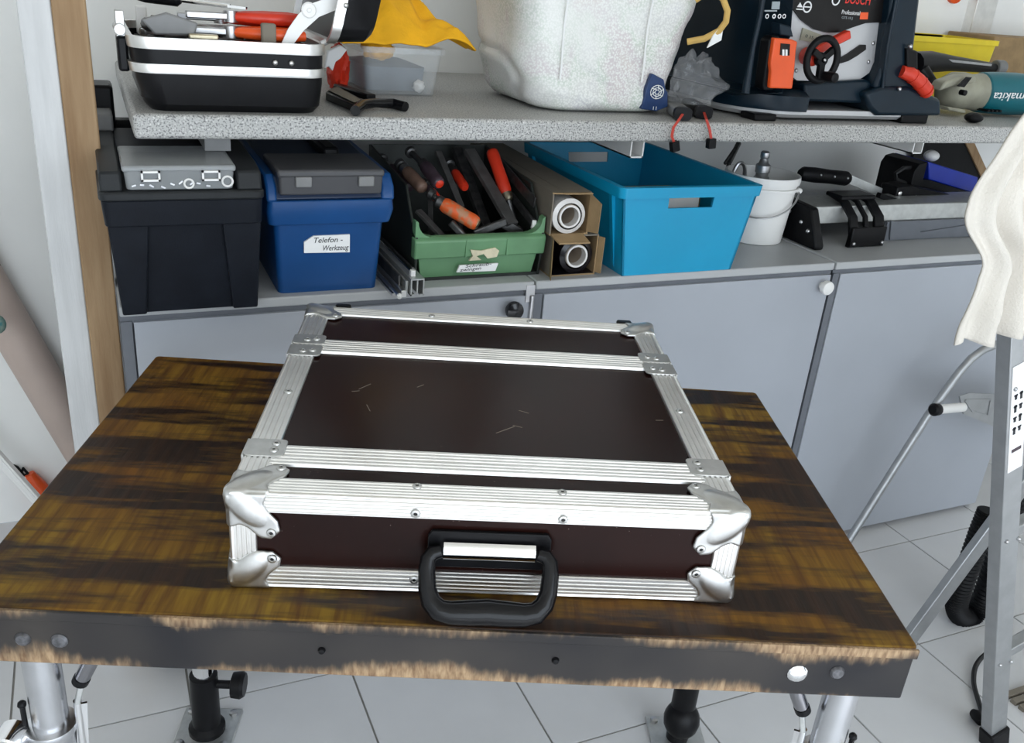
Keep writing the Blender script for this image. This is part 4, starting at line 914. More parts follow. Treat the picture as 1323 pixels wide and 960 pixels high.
# ================================================================ things between case and bag
c = PY(437, 84, 1.245)
def blob0(cx, cy, cz, rx, ry, rz, amp, seed, n=30, m=20):
    rings = []
    for i in range(m+1):
        th = math.pi*i/m; row = []
        for j in range(n):
            ph = 2*math.pi*j/n; v = Vector((math.sin(th)*math.cos(ph), math.sin(th)*math.sin(ph), -math.cos(th)))
            k = 1+amp*(1-2*abs(noise.noise(v*1.8+Vector((seed, seed*1.7, 0)))))+amp*.5*noise.noise(v*5+Vector((seed, 0, 3)))
            row.append((cx+rx*v.x*k, cy+ry*v.y*k, max(cz+rz*v.z*k, SH+.0005)))
        rings.append(row)
    return MB().loft(rings)
single(blob0(c.x, 1.245, SH+.038, .018, .022, .040, .35, 2.2), 'red_pouch', M['red'], 'red crumpled pouch wedged behind the black case', 'pouch', (c.x, 1.245, SH), ang=40)
single(MB().trace([(420, 88), (424, 66), (440, 58), (449, 64), (440, 76), (434, 80), (430, 92), (425, 86)], 1.214, .014), 'white_wrapper', M['paper'], 'white wrapper on the red pouch', 'wrapper', tuple(PY(430, 90, 1.215)), bev=.002)
# black folding hand saw / brush with long handle
hb = thing('dustpan', 'black hand brush pan with long handle lying at the shelf edge', 'dustpan', tuple(PZ(470, 135, SH)))
b0 = PZ(420, 122, SH+.012); b1 = PZ(462, 140, SH+.012); c0 = PZ(432, 110, SH+.03)
MB().hexa([PZ(421, 130, SH), PZ(459, 146, SH), PZ(470, 137, SH), PZ(432, 118, SH), PZ(421, 118, SH+.016), PZ(460, 137, SH+.016), PZ(472, 130, SH+.012), PZ(434, 109, SH+.012)]).build('pan', M['black'], hb, bev=.003)
MB().hexa([PZ(424, 117, SH+.0155), PZ(458, 133, SH+.0155), PZ(466, 129, SH+.0135), PZ(436, 112, SH+.0135), PZ(424, 116.5, SH+.018), PZ(458, 132.5, SH+.018), PZ(466, 128.5, SH+.016), PZ(436, 111.5, SH+.016)]).build('bristle_pad', M['cardgrey'], hb)
MB().tube([PZ(459, 143, SH+.010), PZ(468, 135, SH+.012), PZ(485, 133, SH+.012), PZ(508, 134, SH+.010), PZ(524, 138, SH+.009)], [.009, .009, .008, .0095, .009], 10).build('handle', M['gloss'], hb)
MB().bar(PZ(436, 112, SH+.012), PZ(480, 126, SH+.012), .02, .012).build('side_bar', M['black'], hb, bev=.003)

# clear box with yellow cloth
bx = thing('clear_box', 'clear plastic storage box with yellow cloth on top', 'storage box', (.285, 1.25, SH))
K0, K1, L0, L1, KH = .190, .352, 1.15, 1.40, .092
outer0 = rrect(K0+.012, K1-.006, L0+.012, L1-.012, .015, SH); outer1 = rrect(K0, K1+.006, L0, L1, .015, SH+KH)
inn1 = rrect(K0+.003, K1+.003, L0+.003, L1-.003, .012, SH+KH); inn0 = rrect(K0+.015, K1-.009, L0+.015, L1-.015, .012, SH+.003)
MB().loft([outer0, outer1, inn1, inn0]).build('box_shell', M['glassy'], bx)
rr0 = rrect(K0-.006, K1+.012, L0-.006, L1+.006, .018, SH+KH-.010); rr1 = rrect(K0-.006, K1+.012, L0-.006, L1+.006, .018, SH+KH+.001)
ri1 = rrect(K0+.002, K1+.004, L0+.002, L1-.002, .012, SH+KH+.001); ri0 = rrect(K0+.002, K1+.004, L0+.002, L1-.002, .012, SH+KH-.010)
MB().loft([rr0, rr1, ri1, ri0, rr0], False, False).build('box_rim', M['glassy'], bx)
# contents
def blob(cx, cy, cz, rx, ry, rz, amp, seed, n=28, m=16, flat=True):
    rings = []
    for i in range(m+1):
        th = math.pi*i/m; row = []
        for j in range(n):
            ph = 2*math.pi*j/n; v = Vector((math.sin(th)*math.cos(ph), math.sin(th)*math.sin(ph), -math.cos(th)))
            k = 1+amp*noise.noise(v*2.2+Vector((seed, seed*1.7, 0)))+amp*.5*noise.noise(v*5+Vector((seed, 0, 3)))
            z = cz+rz*v.z*k
            row.append((cx+rx*v.x*k, cy+ry*v.y*k, z))
        rings.append(row)
    return MB().loft(rings)
single(MB().loft([rrect(.212, .335, 1.205, 1.378, .02, SH+.004), rrect(.210, .340, 1.202, 1.380, .02, SH+.050), rrect(.23, .32, 1.22, 1.35, .02, SH+.056)]), 'folded_cloth', M['greycloth'], 'blue-grey cloth folded inside the clear box', 'cloth', (.27, 1.27, SH+.004))
single(blob(.318, 1.184, SH+.017, .012, .009, .0115, .3, 3.1, 16, 10), 'putty_lump', M['white'], 'small white lump in the corner of the clear box', 'lump', (.318, 1.184, SH+.004))
# yellow cloth heaped over the box
def sheet(grid):
    mb = MB(); n1 = len(grid[0])
    for r in grid: mb.v += [tuple(q) for q in r]
    for i in range(len(grid)-1):
        for j in range(n1-1):
            a = i*n1+j; mb.f.append((a, a+n1, a+n1+1, a+1))
    return mb
yc = thing('yellow_cloth', 'bright yellow cloth heaped on the clear storage box', 'cloth', (.285, 1.26, SH+KH))
G = 60; grid = []
for i in range(G+1):
    row = []
    for j in range(G+1):
        u_ = i/G; v_ = j/G
        c_w = 1-.75*max(0, (u_-.62)/.38)
        x = .145+.270*u_; y = 1.255+(v_-.5)*.25*c_w-.10*max(0, (u_-.62)/.38)
        e_ = math.exp(-((u_-.38)**2/.075+(v_-.5)**2/.13))
        rid = 1-abs(noise.noise(Vector((u_*3.2+v_*1.5, v_*2.6, 1.3))))*2
        h_ = .012+.150*e_+.026*rid*(.35+e_)+.012*noise.noise(Vector((u_*8, v_*8, 5)))
        edge = min(u_, 1-u_, v_, 1-v_)
        h_ = h_*min(1, .25+edge*8)
        if u_ > .62: h_ = max(h_, .004)+.020*math.sin((u_-.62)/.38*math.pi)
        row.append((x, y, SH+KH+h_))
    grid.append(row)
sheet(grid).build('cloth_heap', M['yellowcloth'], yc, ang=180, solid=.003)
blob(.235, 1.200, SH+.086, .032, .030, .022, .3, 4.4).build('tucked_corner', M['yellowcloth'], yc, ang=180)

# ================================================================ BIG PATTERNED BAG
bgm = MB(); rings = []; NB = 96
lev = [(1.1365, .530, .775, 1.010, 1.25, .05), (1.141, .505, .797, .988, 1.27, .06), (1.155, .490, .812, .978, 1.28, .07), (1.18, .480, .820, .982, 1.29, .07), (1.22, .470, .826, .985, 1.29, .07),
       (1.26, .462, .834, .985, 1.29, .07), (1.30, .454, .842, .985, 1.29, .07), (1.34, .446, .853, .985, 1.29, .07), (1.38, .440, .864, .988, 1.285, .07), (1.42, .436, .875, .99, 1.28, .07), (1.46, .436, .884, .995, 1.275, .07), (1.50, .446, .88, 1.0, 1.26, .07)]
def levat(z):
    for a, b in zip(lev, lev[1:]):
        if a[0] <= z <= b[0]:
            t = (z-a[0])/(b[0]-a[0]); return [a[i]*(1-t)+b[i]*t for i in range(6)]
    return list(lev[-1])
zs = [1.1365, 1.139, 1.144, 1.15, 1.158]+[1.168+.0085*i for i in range(39)]
for z in zs:
    L_ = levat(z); ring = rrect(L_[1], L_[2], L_[3], L_[4], L_[5], z, NB//4-1)
    # resample evenly
    pts = [Vector(q) for q in ring]; per = [0]
    for i in range(len(pts)): per.append(per[-1]+(pts[(i+1) % len(pts)]-pts[i]).length)
    out = []
    for k in range(NB):
        s_ = per[-1]*k/NB; i = max(j for j in range(len(pts)) if per[j] <= s_); t = (s_-per[i])/max(per[i+1]-per[i], 1e-9)
        out.append(pts[i].lerp(pts[(i+1) % len(pts)], t))
    cx, cy = (L_[1]+L_[2])/2, (L_[3]+L_[4])/2
    fade = min(1, (z-1.1365)/.03)
    row = []
    for q in out:
        d_ = Vector((q.x-cx, q.y-cy, 0)).normalized()
        w_ = -.011*max(0, 1-abs(noise.noise(Vector((q.x*7+q.z*5, q.y*5, z*9+1.7))))*7)*min(1, max(.25, 1.35-(z-1.136)/.2))+.014*noise.noise(Vector((q.x*9, q.y*6, z*11)))+.012*(abs(noise.noise(Vector((q.x*14+3, q.y*9, z*22+q.x*8))))-.25)*max(0, 1-(z-1.136)/.22)
        q = q+d_*w_*fade
        row.append(q)
    rings.append(row)
bgm.loft(rings)
bag = thing('shopping_bag', 'large white shopping bag with faint pastel pattern', 'bag', (.63, 1.13, SH))
bgm.build('bag_body', M['bag'], bag, ang=70)
for x in (.535, .72):
    MB().tube([(x+.012*(z-1.3), .978+.003*math.sin(z*40), z) for z in [1.20+.02*i for i in range(15)]], .0022, 6).build('seam', M['paper'], bag)
MB().tube([PY(898, 0, .97), PY(918, -12, .955), PY(934, -2, .945), PY(940, 14, .94), PY(938, 28, .94), PY(929, 40, .945), PY(910, 50, .955), PY(888, 54, .975)], [.0065]*8, 8).build('bag_handle', M['hay'], bag)
# navy packet leaning against the bag
npk = thing('packet', 'navy blue packet with white ring emblem in front of the bag', 'packet', tuple(PY(850, 140, .975)))
o = MB().trace([(829, 141), (836, 112), (843, 95), (858, 103), (861, 118), (863, 118), (863, 138), (848, 144)], .972, .012); 
o.build('packet_body', mat('navy_print', (.010, .035, .12), .45, var=.15, scale=60), npk, bev=.002)
c = PY(849, 119, .9705)
for r in (.0155, .010, .005):
    MB().tube([(c.x+r*math.cos(t)*1.0, .9705, c.z+r*math.sin(t)*.85) for t in [i*math.pi/10 for i in range(20)]], .0009, 6, True).build('emblem_ring', M['inkwhite'], npk)
for k in range(6):
    a = k*math.pi/3; MB().bar((c.x+.006*math.cos(a), .9702, c.z+.006*math.sin(a)), (c.x+.017*math.cos(a+.5), .9702, c.z+.014*math.sin(a+.5)), .0014, .0014).build('emblem_ray', M['inkwhite'], npk)
lettering('print', '11', .010, npk, M['inkwhite'], PY(842, 142, .9712), (1,0,0), (0,0,1), .008, .0002)

# crumpled clear foil bag
c = PY(896, 104, .985)
mb = blob(c.x, .985, SH+.058, .046, .036, .066, .38, 8.3, 44, 30)
mb.v = [(x+.045*max(0, 1-abs(z-SH-.062)/.022)*max(0, min(1, (x-c.x)/.03)), y, max(z, SH+.0258)) for x, y, z in mb.v]
single(mb, 'foil_bag', M['baggie'], 'crumpled clear plastic bag beside the patterned bag', 'plastic bag', (c.x, .985, SH), ang=24)

# two battery packs with red leads
gb_ = 'small battery packs with red leads on the shelf edge'
def battery(label, a, b, m, lead, plug):
    a = Vector(a); b = Vector(b); d = (b-a).normalized()
    t = thing('battery_pack', label, 'battery', ((a.x+b.x)/2, (a.y+b.y)/2, SH), 0, gb_)
    sd = d.cross(Z_).normalized(); nn = sd.cross(d)
    ring = [(.0175*math.copysign(abs(math.cos(q))**.6, math.cos(q)), .0125*math.copysign(abs(math.sin(q))**.6, math.sin(q))) for q in [i*math.pi/10 for i in range(20)]]
    L = (b-a).length
    MB().loft([[a+d*(L*s)+sd*(x*k)+Z_*(.0135+z*k) for x, z in ring] for s, k in ((0, .8), (.05, 1), (.95, 1), (1, .85))]).build('cell', M[m], t)
    MB().loft([[b-d*.010+d*(.014*s)+sd*(x*1.04)+Z_*(.0135+z*1.04) for x, z in ring] for s in (0, 1)]).build('end_cap', M['black'], t)
    lead = [b+Z_*.014]+[Vector(q) for q in lead]
    for o_ in (-.0016, .0016):
        MB().tube([q+Vector((o_, 0, 0)) for q in lead], .0016, 6).build('lead', M['redwire'], t)
    q = lead[-1]; ax = Vector(plug).normalized()
    MB().obox(q+ax*.008, ax, (1,0,.1), None or (0,1,0), .010, .0085, .007).build('plug', M['black'], t, bev=.0015)
battery('silver wrapped battery pack with plug hanging over the shelf edge', PZ(870, 148, SH), PZ(881, 156, SH), 'greyplastic', [PY(877, 155, .885), PY(870, 165, .880), PY(868, 176, .879), PY(871, 184, .878)], (.3, 0, -1))
battery('black wrapped battery pack with square plug hanging down', PZ(888, 142, SH), PZ(908, 154, SH), 'black', [PY(913, 155, .885), PY(917, 168, .880), PY(919, 180, .878)], (.1, 0, -1))

# ================================================================ TABLE SAW
sw = thing('table_saw', 'dark blue-green bench saw with silver front panel, red handles and handwheel', 'table saw', (1.2, 1.2, SH))
YF = .925
def tr3(px, Yb_, name, m, **kw):
    "outline whose points lie at their own depth, extruded straight back to Yb_"
    f_ = [PY(x, y, Y) for x, y, Y in px]
    return MB().loft([f_, [Vector((q.x, Yb_, q.z)) for q in f_]]).build(name, M[m], sw, **kw)
def tr(px, Y, dep, name, m, **kw): return MB().trace(px, Y, dep).build(name, M[m], sw, **kw)
def foot_ring(xl, xr, yf, yb, r, z, n=8):
    "plan outline with a broad rounded front-left corner"
    return [(xl, yb, z)]+[(xl+r-r*math.cos(i*math.pi/2/n), yf+r-r*math.sin(i*math.pi/2/n), z) for i in range(n+1)]+[(xr, yf, z), (xr, yb, z)]
xr_ = PY(1193, 156, YF).x
MB().loft([foot_ring(.958, xr_, YF+.012, 1.375, .13, SH+.006), foot_ring(.950, xr_, YF+.002, 1.375, .14, SH+.014), foot_ring(.950, xr_, YF+.002, 1.375, .14, SH+.024)]).build('skid_frame', M['silver'], sw)
for a, b in ((976, 1004), (1166, 1200)):
    p0 = PY(a, 150, YF-.003); p1 = PY(b, 150, YF-.003)
    MB().box(p0.x, p1.x, YF-.003, YF+.05, SH, p0.z+.004).build('rubber_foot', M['rubber'], sw, bev=.003)
xr_ = PY(1046, 128, YF-.01).x; zt_ = PY(1000, 117, YF-.01).z
def bc(z, xo, yo): return foot_ring(.945+xo, xr_, YF-.010+yo, 1.375, .145, z)
MB().loft([bc(SH+.021, .002, .002), bc(SH+.030, 0, 0), bc(SH+.052, 0, 0), bc(zt_-.004, .018, .020), bc(zt_, .030, .034)]).build('base_casting', M['bosch'], sw, ang=50)
tr([(1118, 121), (1140, 112), (1175, 112), (1216, 128), (1217, 150), (1134, 150), (1124, 140)], YF-.010, .46, 'base_casting', 'bosch', bev=.008)
tr([(1040, 108), (1120, 103), (1140, 112), (1130, 134), (1040, 131)], YF+.012, .40, 'base_bridge', 'bosch', bev=.006)
tr3([(930, 126, 1.07), (945, 70, 1.07), (962, -40, 1.07), (990, -40, YF-.002), (1030, -40, YF-.002), (1024, 20, YF-.002), (1022, 48, YF-.002), (1012, 60, YF-.002), (1012, 121, YF-.002), (962, 122, YF-.002)], 1.33, 'column', 'bosch', bev=.006)
MB().tube([PY(990, -30, YF-.002), PY(982, 20, YF-.002), PY(973, 62, YF-.002), PY(963, 120, YF-.002)], [.006, .0055, .005, .009], 10).build('column_bead', M['bosch'], sw)
tr([(1128, 114), (1142, 82), (1158, -40), (1194, -40), (1182, 60), (1182, 124), (1150, 124)], YF-.002, .40, 'column', 'bosch', bev=.008)
tr([(1163, -30), (1168, -30), (1150, 60), (1143, 116), (1139, 116), (1146, 60)], YF-.008, .02, 'column_rib', 'bosch', bev=.003)
tr([(1172, 62), (1186, 66), (1186, 95), (1172, 95)], YF-.01, .03, 'clevis', 'black', bev=.003)
tr([(1006, -40), (1180, -40), (1160, 20), (1140, 82), (1106, 106), (1030, 104), (1012, 90)], YF+.028, .36, 'front_panel', 'silver')
tr([(1018, -40), (1175, -40), (1160, 10), (1147, 32), (1135, 29), (1118, 30), (1100, 36), (1085, 42), (1068, 42), (1052, 38), (1036, 26), (1024, 10)], YF+.022, .008, 'upper_panel', 'sawblack')
tr([(1086, 82), (1084, 76), (1095, 70), (1112, 58), (1119, 58), (1119, 64), (1108, 72), (1096, 79)], YF+.024, .006, 'height_slot', 'sawblack')
for q in ((1128, 56), (1122, 80), (1029, 91)): MB().sphere(PY(*q, YF+.027), .0045, .003, .0045, 10, 6).build('panel_screw', M['steel'], sw)
tr([(1034, 52), (1038, 36), (1064, 46), (1058, 56)], YF+.024, .006, 'scale_plate', 'tan')
tr([(1008, 30), (1022, 34), (1026, 48), (1008, 46)], YF-.008, .03, 'hood', 'bosch', bev=.003)
tr([(994, 52), (1000, 46), (1008, 47), (1000, 116), (988, 117), (986, 110)], YF-.014, .03, 'tool_holder', 'black', bev=.003)
ps = tr([(1001, 49), (1024, 51), (1031, 54), (1029, 64), (1027, 90), (1024, 115), (995, 114), (997, 92), (996, 82)], YF-.024, .022, 'push_stick', 'orange', bev=.003)
MB().trace([(1009, 56), (1021, 57), (1020, 72), (1008, 71)], YF-.0255, .003).build('window', M['sawblack'], ps)
for x in (1011, 1015): MB().trace([(x, 64), (x+2.5, 64), (x+2.5, 72), (x, 72)], YF-.027, .002).build('bristle', M['paper'], ps)
# red lever and handwheel
MB().turn(PY(1040, 72, YF+.02), (-.1, -1, 0), [(.014, 0), (.018, .004), (.018, .03), (.012, .034)], 20).build('angle_lock_knob', M['red'], sw)
MB().bar(PY(1052, 66, YF+.005), PY(1096, 44, YF+.005), .018, .018).build('angle_pointer', M['red'], sw, bev=.003)
hc = PY(1062, 77, YF-.028)
hw_ = [Vector((hc.x+.040*math.cos(t)*.86, hc.y-.006*math.cos(t), hc.z+.042*math.sin(t))) for t in [i*math.pi/16 for i in range(32)]]
wh = MB().tube(hw_, .0075, 10, True).build('handwheel', M['black'], sw)
mb = MB()
for a in (math.radians(35), math.radians(155), math.radians(275)):
    mb.bar(hc, hc+Vector((.036*math.cos(a)*.86, 0, .038*math.sin(a))), .012, .014)
mb.turn(hc+Vector((0,.01,0)), (0,-1,0), [(.014, 0), (.014, .014), (.006, .016)], 16); mb.build('wheel_spokes', M['black'], wh, bev=.002)
MB().turn(PY(1064, 98, YF-.03), (.05, -1, 0), [(.009, -.012), (.011, .02), (.010, .034), (.006, .036)], 14).build('crank_grip', M['black'], wh)
MB().sphere((hc.x, hc.y-.008, hc.z), .004, n=8, m=6).build('axle_bolt', M['steel'], wh)
MB().cyl(hc, hc+Vector((0,.06,0)), .009, n=12).build('axle', M['dsteel'], wh)
# red locking grip on the right
g_pts = [PY(1164, 92, YF-.004), PY(1176, 96, YF-.008), PY(1186, 104, YF-.012), PY(1195, 115, YF-.014), PY(1199, 121, YF-.014)]
gr = MB().tube(g_pts, [.013, .016, .0165, .0165, .013], 12).build('locking_grip', M['red'], sw)
for k in range(1, 4):
    a_, b_ = g_pts[k], g_pts[min(k+1, 4)]; MB().tube([a_+(b_-a_)*.3, a_+(b_-a_)*.36], .0176, 12).build('grip_rib', M['red'], gr)
for q in ((1176, 60), (1162, 115)): MB().sphere(PY(*q, YF-.012), .005, n=8, m=6).build('grip_bolt', M['steel'], sw)
# body behind and table plate above
MB().box(PY(1000, 60, 1.0).x, PY(1150, 60, 1.0).x, .98, 1.30, SH+.05, 1.46).build('motor_body', M['sawblack'], sw)
MB().box(.90, 1.50, .93, 1.42, 1.463, 1.478).build('saw_table', M['silver'], sw, bev=.003)
# prints
lettering('maker_name', 'BOSCH', .030, sw, M['inkred'], PY(1091, 4, YF+.0215), (1, 0, 0), (.0, 0, 1), .068, .0003)
MB().turn(PY(1080, 0, YF+.0216), (0,-1,0), [(.008, 0), (.011, 0), (.011, .0005), (.008, .0005)], 20, False).build('maker_emblem', M['inkwhite'], sw)
lettering('print', 'Professional', .012, sw, M['inkwhite'], PY(1087, 18, YF+.0215), (1, 0, 0), (0, 0, 1), .050, .0003)
lettering('print', 'GTS 10 J', .007, sw, M['inkgrey'], PY(1087, 24, YF+.0215), (1, 0, 0), (0, 0, 1), .030, .0003)
tr([(1112, 16), (1122, 16), (1121, 25), (1111, 25)], YF+.0212, .002, 'print_patch', 'orange')
MB().turn(PY(1043, 9, YF+.0215), (0,-1,0), [(.0085, 0), (.0115, 0), (.0115, .0005), (.0085, .0005)], 20, False).build('scale_symbol', M['inkwhite'], sw)
tr([(1039, 8), (1047, 8.5), (1047, 10), (1039, 9.5)], YF+.021, .002, 'scale_symbol', 'inkwhite')
tr([(1030, 9), (1034, 3), (1037, 9.5)], YF+.021, .002, 'scale_symbol', 'inkwhite')
tr([(1029, 11), (1037, 11.5), (1037, 13), (1029, 12.5)], YF+.021, .002, 'scale_symbol', 'inkwhite')
for i, x in enumerate((991, 1000, 1007, 1013)): MB().turn(PY(x, 21, YF-.0028), (0,-1,0), [(.0028 if i != 1 else .002, 0), (.0045, 0), (.0045, .0006), (.0028, .0006)], 12, False).build('warning_symbol', M['inkwhite'], sw)
tr([(998, 2), (1008, 2), (1007, 12), (997, 12)], YF-.003, .002, 'warning_symbol', 'inkgrey')
tr([(988, 13), (1004, 13), (1004, 15), (988, 15)], YF-.003, .002, 'warning_symbol', 'inkgrey')
lettering('scale_numbers', '0 15 30', .009, sw, M['ink'], PY(1040, 48, YF+.0235), (1, 0, -.15), (.15, 0, 1), .040, .0002)
# black box added to darken the gap beside the saw, and a paper slip
c0 = PY(893, 60, 1.42); c1 = PY(985, 60, 1.42)
single(MB().hexa([(c0.x+.06, 1.42, SH), (c1.x, 1.42, SH), (c1.x, 1.52, SH), (c0.x+.06, 1.52, SH), (c0.x, 1.42, 1.50), (c1.x, 1.42, 1.50), (c1.x, 1.52, 1.50), (c0.x, 1.52, 1.50)]), 'added_dark_box', M['black'], 'added black box standing in for the dark saw side', 'box', (c0.x+.1, 1.46, SH), bev=.006)
single(MB().trace([(914, 62), (922, 45), (936, 28), (932, 52)], .942, .003), 'paper_slip', M['paper'], 'pale paper slip hanging from the bag handle', 'paper', tuple(PY(920, 60, .942)))

# ================================================================ GRINDER, yellow bin, carton at the right end of the shelf
mk = thing('angle_grinder', 'teal power tool with pale metal gear head lying on the shelf', 'power tool', tuple(PZ(1270, 152, SH)))
a = PY(1262, 124, 1.09); b = PY(1335, 134, 1.06); dd = b-a
a.z = SH+.056; b.z = SH+.056
MB().turn(a, b-a, [(.046, 0), (.050, .004), (.052, .03), (.054, .10), (.050, .18), (.042, .20)], 28).build('motor_housing', M['makteal'], mk)
MB().turn(a-(b-a).normalized()*.115, b-a, [(.020, 0), (.036, .010), (.046, .03), (.047, .06), (.043, .085), (.047, .1155)], 20).build('gear_head', M['tan'], mk)
MB().trace([(1215, 118), (1222, 105), (1245, 98), (1262, 98), (1262, 108), (1232, 112)], 1.06, .04).build('gear_cover', M['tan'], mk, bev=.006)
MB().trace([(1225, 138), (1248, 142), (1248, 147), (1226, 143)], 1.035, .03).build('spindle_lock', M['tan'], mk, bev=.003)
c = PY(1246, 120, 1.036); MB().turn(c, (0,-1,0), [(.007, -.012), (.007, .003), (.005, .004)], 14).build('side_plug', M['black'], mk)
MB().trace([(1240, 112), (1252, 100), (1256, 100), (1246, 113)], 1.04, .01).build('vent_slot', M['black'], mk)
for i in range(4): 
    q = PY(1278+5*i, 151, 1.03); MB().box(q.x-.004, q.x+.004, a.y-.055, a.y-.02, SH+.014, SH+.02).build('vent_slot', M['black'], mk)
MB().sphere(PZ(1258, 152, SH+.012), .022, .022, .012).build('rubber_stop', M['rubber'], mk)
q = PY(1322, 127, 1.01); lettering('maker_name', 'makita', .030, mk, M['inkwhite'], Vector((q.x+.015, 1.018, q.z+.012)), (-1, 0.05, -.02), (0, 0, -1), .105, .0004, .15)
yb = thing('parts_bin', 'yellow plastic parts bin against the wall', 'storage bin', (PY(1232, 70, 1.40).x, 1.45, SH))
y0_, y1_ = PY(1178, 45, 1.36).x, PY(1289, 60, 1.36).x; zt = PY(1230, 50, 1.36).z
def openbin(x0, x1, ya, yb_, z0, z1, th_, tp):
    o0 = rrect(x0+tp, x1-tp, ya+tp, yb_, .012, z0); o1 = rrect(x0, x1, ya, yb_, .012, z1); n1 = rrect(x0+th_, x1-th_, ya+th_, yb_-th_, .010, z1); n0 = rrect(x0+tp+th_, x1-tp-th_, ya+tp+th_, yb_-th_, .010, z0+th_)
    return MB().loft([o0, o1, n1, n0])
openbin(y0_, y1_, 1.36, 1.56, SH, zt, .004, .012).build('bin_shell', M['yellow'], yb)
r0 = rrect(y0_-.005, y1_+.005, 1.355, 1.563, .014, zt-.012); r1 = rrect(y0_-.005, y1_+.005, 1.355, 1.563, .014, zt+.002); r2 = rrect(y0_+.003, y1_-.003, 1.363, 1.556, .012, zt+.002); r3 = rrect(y0_+.003, y1_-.003, 1.363, 1.556, .012, zt-.012)
MB().loft([r0, r1, r2, r3, r0], False, False).build('bin_rim', M['yellow'], yb)
x_ = PY(1267, 50, 1.40).x; z_ = PY(1290, 47, 1.40).z
single(MB().box(x_+.06, x_+.48, 1.40, 1.58, SH, z_), 'cardboard_box', M['card'], 'brown cardboard box beside the yellow bin', 'box', (x_+.2, 1.49, SH), bev=.004)
bt_ = thing('heat_gun', 'long black hand tool lying across the yellow bin front', 'power tool', tuple(PY(1230, 90, 1.22)))
MB().tube([PY(1180, 82, 1.20), PY(1200, 80, 1.22), PY(1230, 82, 1.24), PY(1283, 88, 1.28)], [.030, .028, .020, .014], 12).build('barrel', M['black'], bt_)
MB().tube([PY(1190, 92, 1.19), PY(1200, 105, 1.17), PY(1190, 118, 1.16)], [.022, .02, .018], 12).build('grip', M['black'], bt_)
MB().bar(PY(1205, 76, 1.20), PY(1280, 84, 1.25), .006, .006).build('guide_rail', M['steel'], bt_)
c = PY(1291, 87, 1.28); MB().cyl(c-Vector((.018, 0, 0)), c+Vector((.014, 0, 0)), .020, n=16).build('tip_cap', M['greyplastic'], bt_, bev=.003)
MB().tube([PY(1190, 120, 1.16), Vector((PY(1195, 130, 1.16).x, 1.17, SH+.012))], .016, 10).build('grip_end', M['black'], bt_)
# red thing high on the wall
c = PY(1238, -4, 1.58); single(MB().turn((c.x, 1.60, c.z+.01), (0,-1,0), [(.03, 0), (.03, .012), (.012, .02)], 20), 'wall_hook', M['orange'], 'red round hook on the wall above the yellow bin', 'hook', (c.x, 1.59, c.z))

# ================================================================ STEPLADDER at the right, cloth over it
ld = thing('stepladder', 'aluminium stepladder with sticker on its rail beside the workbench', 'ladder', (1.1, .35, 0))
YR = .17
r_top = PY(1330, 270, YR); r_bot = Vector((1.275, YR, .03))
r_mid = PY(1312, 560, YR)
up_ = (r_mid-r_bot).normalized(); r_top = r_bot+up_*1.22
sd = Vector((0, 1, 0)); fr_ = up_.cross(sd).normalized()
WX = Vector((.36, .06, 0))
for k in (0, 1):
    o_ = WX*k
    c = (r_bot+r_top)/2+o_
    MB().obox(c, up_, fr_, None or (0,0,1), .61, .020, .0015).obox(c+fr_*.019+sd*.012, up_, sd, (0,0,1), .61, .013, .0015).obox(c-fr_*.019+sd*.012, up_, sd, (0,0,1), .61, .013, .0015).build('front_rail', M['laddersteel'], ld, bev=.0008)
    MB().obox(r_bot+o_+up_*-.005+sd*.01, up_, fr_, (0,0,1), .028, .024, .018).build('foot', M['rubber'], ld, bev=.004)
for t in (.18, .43, .68, .90):
    c = r_bot+up_*(1.30*t)
    MB().hexa([c+Vector((-.005, .006, -.010)), c+WX+Vector((.005, .006, -.010)), c+WX+Vector((.005, .030, -.010)), c+Vector((-.005, .030, -.010)),
               c+Vector((-.005, .006, .012)), c+WX+Vector((.005, .006, .012)), c+WX+Vector((.005, .030, .012)), c+Vector((-.005, .030, .012))]).build('step', M['laddersteel'], ld, bev=.002)
    for dx in (-.01, .02): MB().sphere(c+Vector((dx, -.003, .0)), .004, n=8, m=6).build('rivet', M['steel'], ld)
# rear leg
a = PY(1193, 800, .45); b = PY(1300, 655, .45); d_ = (b-a).normalized()
foot = a-d_*(a.z/d_.z); topr = b+d_*((.62-b.z)/d_.z)
MB().bar(foot, topr, .044, .018, (0,1,0)).build('rear_leg', M['laddersteel'], ld, bev=.002)
# bent loop frame with bracket and peg
YL = .75
pts = [(1103, 688), (1160, 598), (1200, 535), (1240, 480), (1255, 463), (1270, 452), (1290, 444), (1330, 437)]
P3 = [PY(x, y, YL) for x, y in pts]; d0 = (P3[0]-P3[1]).normalized(); P3 = [P3[0]+d0*(P3[0].z/-d0.z)]+P3+[PY(1400, 440, .6)]
MB().tube(P3, .0098, 10).build('loop_frame', M['laddersteel'], ld, ang=60)
brk = MB().trace([(1240, 512), (1252, 508), (1345, 512), (1345, 580), (1310, 562), (1245, 535)], YL-.02, .004).build('bracket', M['laddersteel'], ld)
for pl4 in (((1247, 517), (1280, 516), (1276, 537), (1256, 531)), ((1292, 519), (1312, 520), (1310, 552), (1287, 543))):
    q = [PY(x, y, YL-.0205) for x, y in pl4]
    mb = MB()
    for i in range(4): mb.bar(q[i], q[(i+1) % 4], .004, .004)
    mb.build('bracket_rib', M['laddersteel'], brk)
MB().cyl(PY(1212, 529, YL-.03), PY(1244, 526, YL-.02), .012, n=14).build('peg', M['white'], ld)
MB().turn(PY(1213, 529, YL-.03), PY(1195, 530, YL-.035)-PY(1213, 529, YL-.03), [(.012, 0), (.015, .004), (.016, .02), (.011, .026)], 14).build('peg_cap', M['rubber'], ld)
